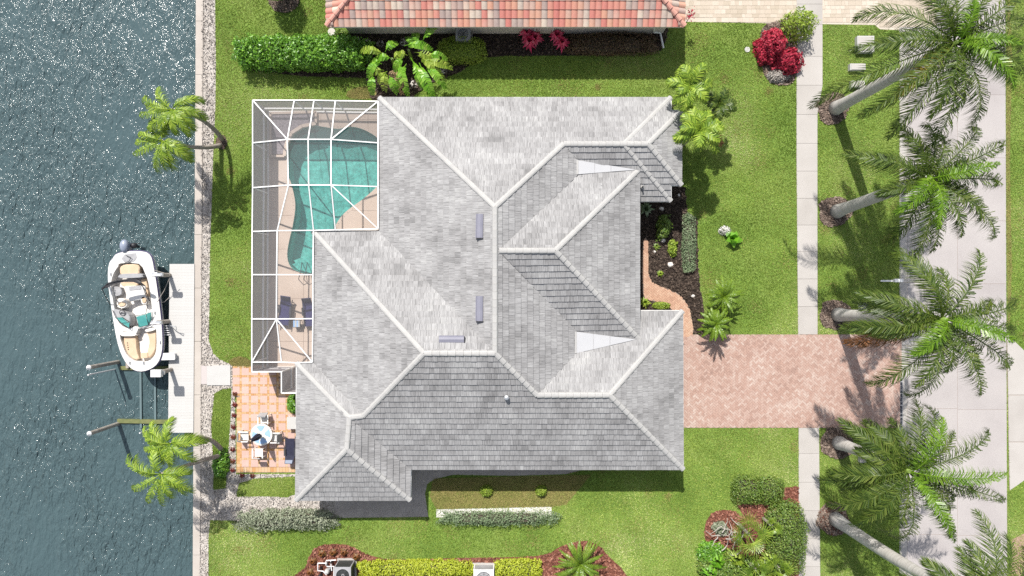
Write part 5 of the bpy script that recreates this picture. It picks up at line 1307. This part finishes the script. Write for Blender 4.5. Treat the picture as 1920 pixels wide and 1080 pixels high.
# ------------------------------------------------------------------ air conditioners and pool equipment
def ac(px0, py0, px1, py1, h, label, m_case, m_side, panel=True, top=True):
    """px/py: outline of the case top in the survey photo"""
    a, b = W(px0, py1, h), W(px1, py0, h); cx, cy = (a.x+b.x)/2, (a.y+b.y)/2; sx, sy = b.x-a.x, b.y-a.y
    t = thing('air_conditioner', label, 'air conditioner', (cx,cy,0), 'air conditioning units outside the houses')
    MB().box((cx,cy,.05), (sx+.2,sy+.2,.1)).build('pad', M_conc, t)
    MB().box((cx,cy,.1+(h-.16)/2), (sx-.03,sy-.03,h-.16)).build('coil_side', m_side, t)
    for x in (-1,1):
        for y in (-1,1): MB().box((cx+x*(sx/2-.02),cy+y*(sy/2-.02),.1+(h-.14)/2), (.06,.06,h-.14)).build('corner_post', m_case, t)
    r_ = min(sx,sy)*.40; ring = [(cx+r_*cos(2*pi*k/24), cy+r_*sin(2*pi*k/24)) for k in range(24)]
    mb = MB(); mb.sheet([(cx-sx/2,cy-sy/2),(cx+sx/2,cy-sy/2),(cx+sx/2,cy+sy/2),(cx-sx/2,cy+sy/2)], h, holes=[ring]); mb.build('top_cover', m_case, t)
    MB().disc((cx,cy), r_*1.02, h-.14, h-.10, 24).build('fan_well', M_dark, t)
    for k in range(3):
        th = 2*pi*k/3+.5; pts = [(cx+q*cos(th+w_), cy+q*sin(th+w_)) for q, w_ in ((.12*r_,-.5),(.85*r_,-.25),(.9*r_,.35),(.5*r_,.5),(.12*r_,.6))]
        MB().prism(pts, h-.09, h-.07).build('fan_blade', M_grey, t)
    MB().disc((cx,cy), r_*.24, h-.10, h-.03, 14).build('fan_hub', M_grey, t)
    g = MB()
    for q in (.35,.6,.85): g.tube([(cx+q*r_*cos(2*pi*k/20), cy+q*r_*sin(2*pi*k/20), h-.012) for k in range(21)], .006, 4, caps=False)
    for k in range(8): g.beam((cx,cy,h-.012),(cx+r_*cos(k*pi/4),cy+r_*sin(k*pi/4),h-.012), .01, .01)
    g.build('fan_grille', M_dark, t)
    return t
ac(854.5,50.5,882,76.5,.95,'grey air conditioner set in the clipped shrub under the pink roof',M_grey,M_grey)
ac(627,1063,658,1096,1.15,'tall grey air conditioner with a dark coil side in the bottom mulch bed',M_grey,M_dkpanel)
ac(888,1068,926,1104,.85,'white air conditioner between the lime hedges at the bottom edge',M_white,M_grey)
t = thing('pool_equipment', 'white pipes and valves of the pool pump left of the grey air conditioner', 'pool equipment', W(612,1066))
for pts in ([(596,1056),(612,1056),(612,1051),(630,1050)], [(596,1056),(596,1070),(606,1071),(612,1078)], [(611,1052),(613,1062),(626,1062),(626,1080)], [(620,1052),(622,1070)]):
    MB().tube([W(x,y,.35) for x,y in pts], .035, 6).build('pipe', M_pvc, t)
for x, y, r_, m in ((613,1072,.16,M_slab),(612,1058,.07,M_grey),(621,1054,.07,M_dark),(601,1066,.07,M_dark),(618,1066,.08,M_grey),(600,1080,.1,M_dark)):
    q = W(x,y,.3); MB().lathe((q.x,q.y,0), [(r_,0),(r_,.32),(r_*.7,.42),(.02,.46)], 12).build('valve' if r_ < .15 else 'filter_tank', m, t)

# ------------------------------------------------------------------ small things
sw_l = ['white round stepping stone at the far left corner of the pink roof','stepping stone hidden partly by the ivy patch','third stepping stone from the left beside the tall hedge','fourth stepping stone from the left in front of the pink house wall','fifth stepping stone from the left in front of the pink house wall','stepping stone between the two banana plants','stepping stone under the right banana leaves','stepping stone right of the larger banana plant','stepping stone near the tip of the pale banana leaf','stepping stone at the end of the row beside the lawn']
proto = None
for (x, y), lb in zip([(622,60),(646,68),(668,75),(690,80),(713,82),(757,80),(790,92),(820,108),(832,132),(776,158)], sw_l):
    if proto is None:
        proto = thing('stepping_stone', lb, 'stepping stone', W(x,y), 'round stepping stones by the banana plants'); q = W(x,y)
        MB().disc((q.x,q.y), .235, 0, .05, 20).build('disc', M_steps, proto)
    else: dup(proto, W(x,y), 0, lb)
mbx = thing('mailbox', 'white mailbox on a post at the road edge between two palms', 'mailbox', W(1682,527))
q = W(1684,526,1.05); MB().box((q.x,q.y,1.05), (.52,.2,.2)).build('box', M_pvc, mbx); MB().box((q.x-.05,q.y,.5), (.1,.1,1.0)).build('post', M_white, mbx)
MB().box((q.x-.62,q.y-.02,.93), (.75,.1,.06)).build('arm', M_white, mbx)
def lowbox(x, y, sx, sy, h, label, nm='utility_box'):
    q = W(x,y); t = thing(nm, label, 'utility box', q); MB().box((q.x,q.y,h/2), (sx,sy,h)).build('case', M_slab, t); MB().box((q.x,q.y,h+.012), (sx*.86,sy*.86,.024)).build('lid', M_conc, t); return t
lowbox(1615,578,.4,.62,.32,'pale utility box in the grass beside the straight palm trunk')
lowbox(1614,858,.36,.5,.3,'pale utility box beside the trunk of the shorter palm')
lowbox(1618,86,1.05,1.0,.35,'large pale utility box under the top palm fronds near the beige driveway')
lowbox(1604,128,.95,.4,.3,'low pale utility box beside the tallest palm trunk')
lowbox(1604,160,.85,.4,.3,'pale utility box nearest the base of the tallest palm')
t = thing('sprinkler_cover', 'small pale round cover set in the lawn left of the crimson bush', 'cover', W(1401,93)); q = W(1401,93); MB().disc((q.x,q.y), .17, 0, .035, 16).build('lid', M_slab, t)
t = thing('hanging_plant', 'small red flowered plant at the right eave corner of the pink roof', 'plant', W(1296,28)); q = W(1296,28,1.6); mb = MB()
V_, F_ = leaf_quads(np.array([[q.x,q.y,1.6]])+rs.normal(0,.14,(60,3)), np.tile([0,0,1.],(60,1)), .14); mb.quad_np(V_, F_).build('foliage', M_leaf_red, t)  # these quads are the plant's red flower clusters
MB().tube([W(1282,26,1.9), W(1290,26,1.7), q], .015, 5).build('stem', M_twig, t)
MB().tube([(q.x,q.y,0), q], .02, 5).build('stake', M_iron, t)

# ------------------------------------------------------------------ ground cover: grass, pebbles, mulch chips
def scatter(n, box, keep, drop):
    P = np.stack([rs.uniform(box[0], box[2], n), rs.uniform(box[1], box[3], n)], 1)
    k = np.zeros(n, bool)
    for p in keep: k |= inside(P, p)
    for p in drop: k &= ~inside(P, p)
    return P[k]
def np_obj(name, V_, F_, m):
    me = bpy.data.meshes.new(name); nv, nf, k = len(V_), len(F_), F_.shape[1]
    me.vertices.add(nv); me.vertices.foreach_set('co', V_.astype(np.float32).ravel())
    me.loops.add(nf*k); me.loops.foreach_set('vertex_index', F_.astype(np.int32).ravel())
    me.polygons.add(nf); me.polygons.foreach_set('loop_start', np.arange(0, nf*k, k, dtype=np.int32)); me.polygons.foreach_set('loop_total', np.full(nf, k, dtype=np.int32))
    me.materials.append(m); me.update(calc_edges=True); me.validate()
    return link(name, me, kind='stuff')
rings = [GW[k] for k in GW if k.startswith('ring')]
hard = [GW[k] for k in ('agg','mulch_bottom','mulch_corner','mulch_east','mulch_neighbour','mulch_red_shrub','drive','walk','beige','sidewalk_n','sidewalk_s','road','apron','cage','house','neigh','patio')]+rings
yard = XY([(392,-40),(1960,-40),(1960,1120),(390,1120)])
P = scatter(1100000, (-19.2,-19.4,33.2,19.4), [yard], hard+[GW['gravel']])
P2 = scatter(110000, (-19,-14,-13,-5.5), [GW['isle'], GW['isle2']], [])
P = np.vstack([P, P2[rs.rand(len(P2)) < .75]])
isdry = inside(P, dry)
for k in GW:
    if k.startswith('dry'): isdry |= inside(P, GW[k])
P = P[~isdry | (rs.rand(len(P)) < .3)]
def blades(P, hgt, wid, m, z=.0):
    n = len(P); a = rs.uniform(0, 2*pi, n); l = hgt*rs.uniform(.6,1.4,n); lean = rs.uniform(.5,1.4,n)
    d = np.stack([np.cos(a), np.sin(a)], 1); s_ = np.stack([-d[:,1], d[:,0]], 1)*wid*.5*rs.uniform(.7,1.3,(n,1))
    V_ = np.zeros((n,3,3)); V_[:,0,:2] = P-s_; V_[:,1,:2] = P+s_; V_[:,2,:2] = P+d*(l*lean)[:,None]; V_[:,:2,2] = z; V_[:,2,2] = z+l
    return V_.reshape(-1,3), np.arange(3*n).reshape(n,3)
P_lawn = P; V_, F_ = blades(P, .055, .042, M_grass); np_obj('grass', V_, F_, M_grass)
P = np.vstack([scatter(60000, (-6,-15,6,-11), [dry], [GW['agg']])]+[scatter(3000, tuple(np.array(GW[k]).min(0))+tuple(np.array(GW[k]).max(0)), [GW[k]], [GW['mulch_neighbour']]) for k in GW if k.startswith('dry')]); V_, F_ = blades(P[rs.rand(len(P)) < .9], .05, .05, M_dry, .012); np_obj('dry_grass', V_, F_, M_dry)
LAWN = P_lawn[rs.choice(len(P_lawn), 130)]
P = np.vstack([c_+rs.normal(0, rs.uniform(.12,.5), (int(rs.uniform(30,150)),2)) for c_ in LAWN]); k = np.zeros(len(P), bool)
for p in hard+[GW['gravel']]: k |= inside(P, p)
P = P[~k]; V_, F_ = blades(P, .06, .05, M_dry); np_obj('dry_grass', V_, F_, M_dry)
def bits(P, size, flat, z):
    n = len(P); s = size*rs.uniform(.5,1.4,(n,1)); a = rs.uniform(0,2*pi,n); c_, s_ = np.cos(a), np.sin(a); asp = rs.uniform(.4,1,n)
    cor = np.array([[1,0],[0,1],[-1,0],[0,-1]]); V_ = np.zeros((n,5,3))
    for k in range(4):
        x, y = cor[k,0]*s[:,0], cor[k,1]*s[:,0]*asp; V_[:,k,0] = P[:,0]+x*c_-y*s_; V_[:,k,1] = P[:,1]+x*s_+y*c_; V_[:,k,2] = z+rs.uniform(0,flat*.3,n)
    V_[:,4,:2] = P; V_[:,4,2] = z+s[:,0]*flat+.01
    b = np.arange(n)[:,None]*5; F_ = np.concatenate([b+np.array([[k,(k+1)%4,4]]) for k in range(4)], 0)
    return V_.reshape(-1,3), F_
P = scatter(60000, (-19.8,-19,-10,19), [GW['gravel']], [GW['isle'],GW['isle2'],GW['agg'],GW['patio'],GW['house'],XY([(377,685),(433,685),(433,722),(377,722)])]); V_, F_ = bits(P, .04, .4, .004); np_obj('pebbles', V_, F_, M_pebble)
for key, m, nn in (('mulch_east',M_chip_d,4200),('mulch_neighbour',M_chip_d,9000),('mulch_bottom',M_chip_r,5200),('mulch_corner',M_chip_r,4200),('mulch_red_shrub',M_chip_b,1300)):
    Q = np.array(GW[key]); lo, hi = Q.min(0), Q.max(0); P = scatter(nn*2, (lo[0],lo[1],hi[0],hi[1]), [GW[key]], [GW['house'],GW['neigh'],GW['walk'],GW['sidewalk_n'],GW['sidewalk_s']]); V_, F_ = bits(P, .07, .35, .008); np_obj('mulch_chips', V_, F_, m)
pp = [r_ for k, r_ in GW.items() if k.startswith('ring')]
P = np.vstack([scatter(1300, (min(p[0] for p in q), min(p[1] for p in q), max(p[0] for p in q), max(p[1] for p in q)), [q], []) for q in pp]); V_, F_ = bits(P, .065, .35, .022); np_obj('mulch_chips', V_, F_, M_chip_b)
for o in bpy.data.objects:
    if '_org' in o: del o['_org']
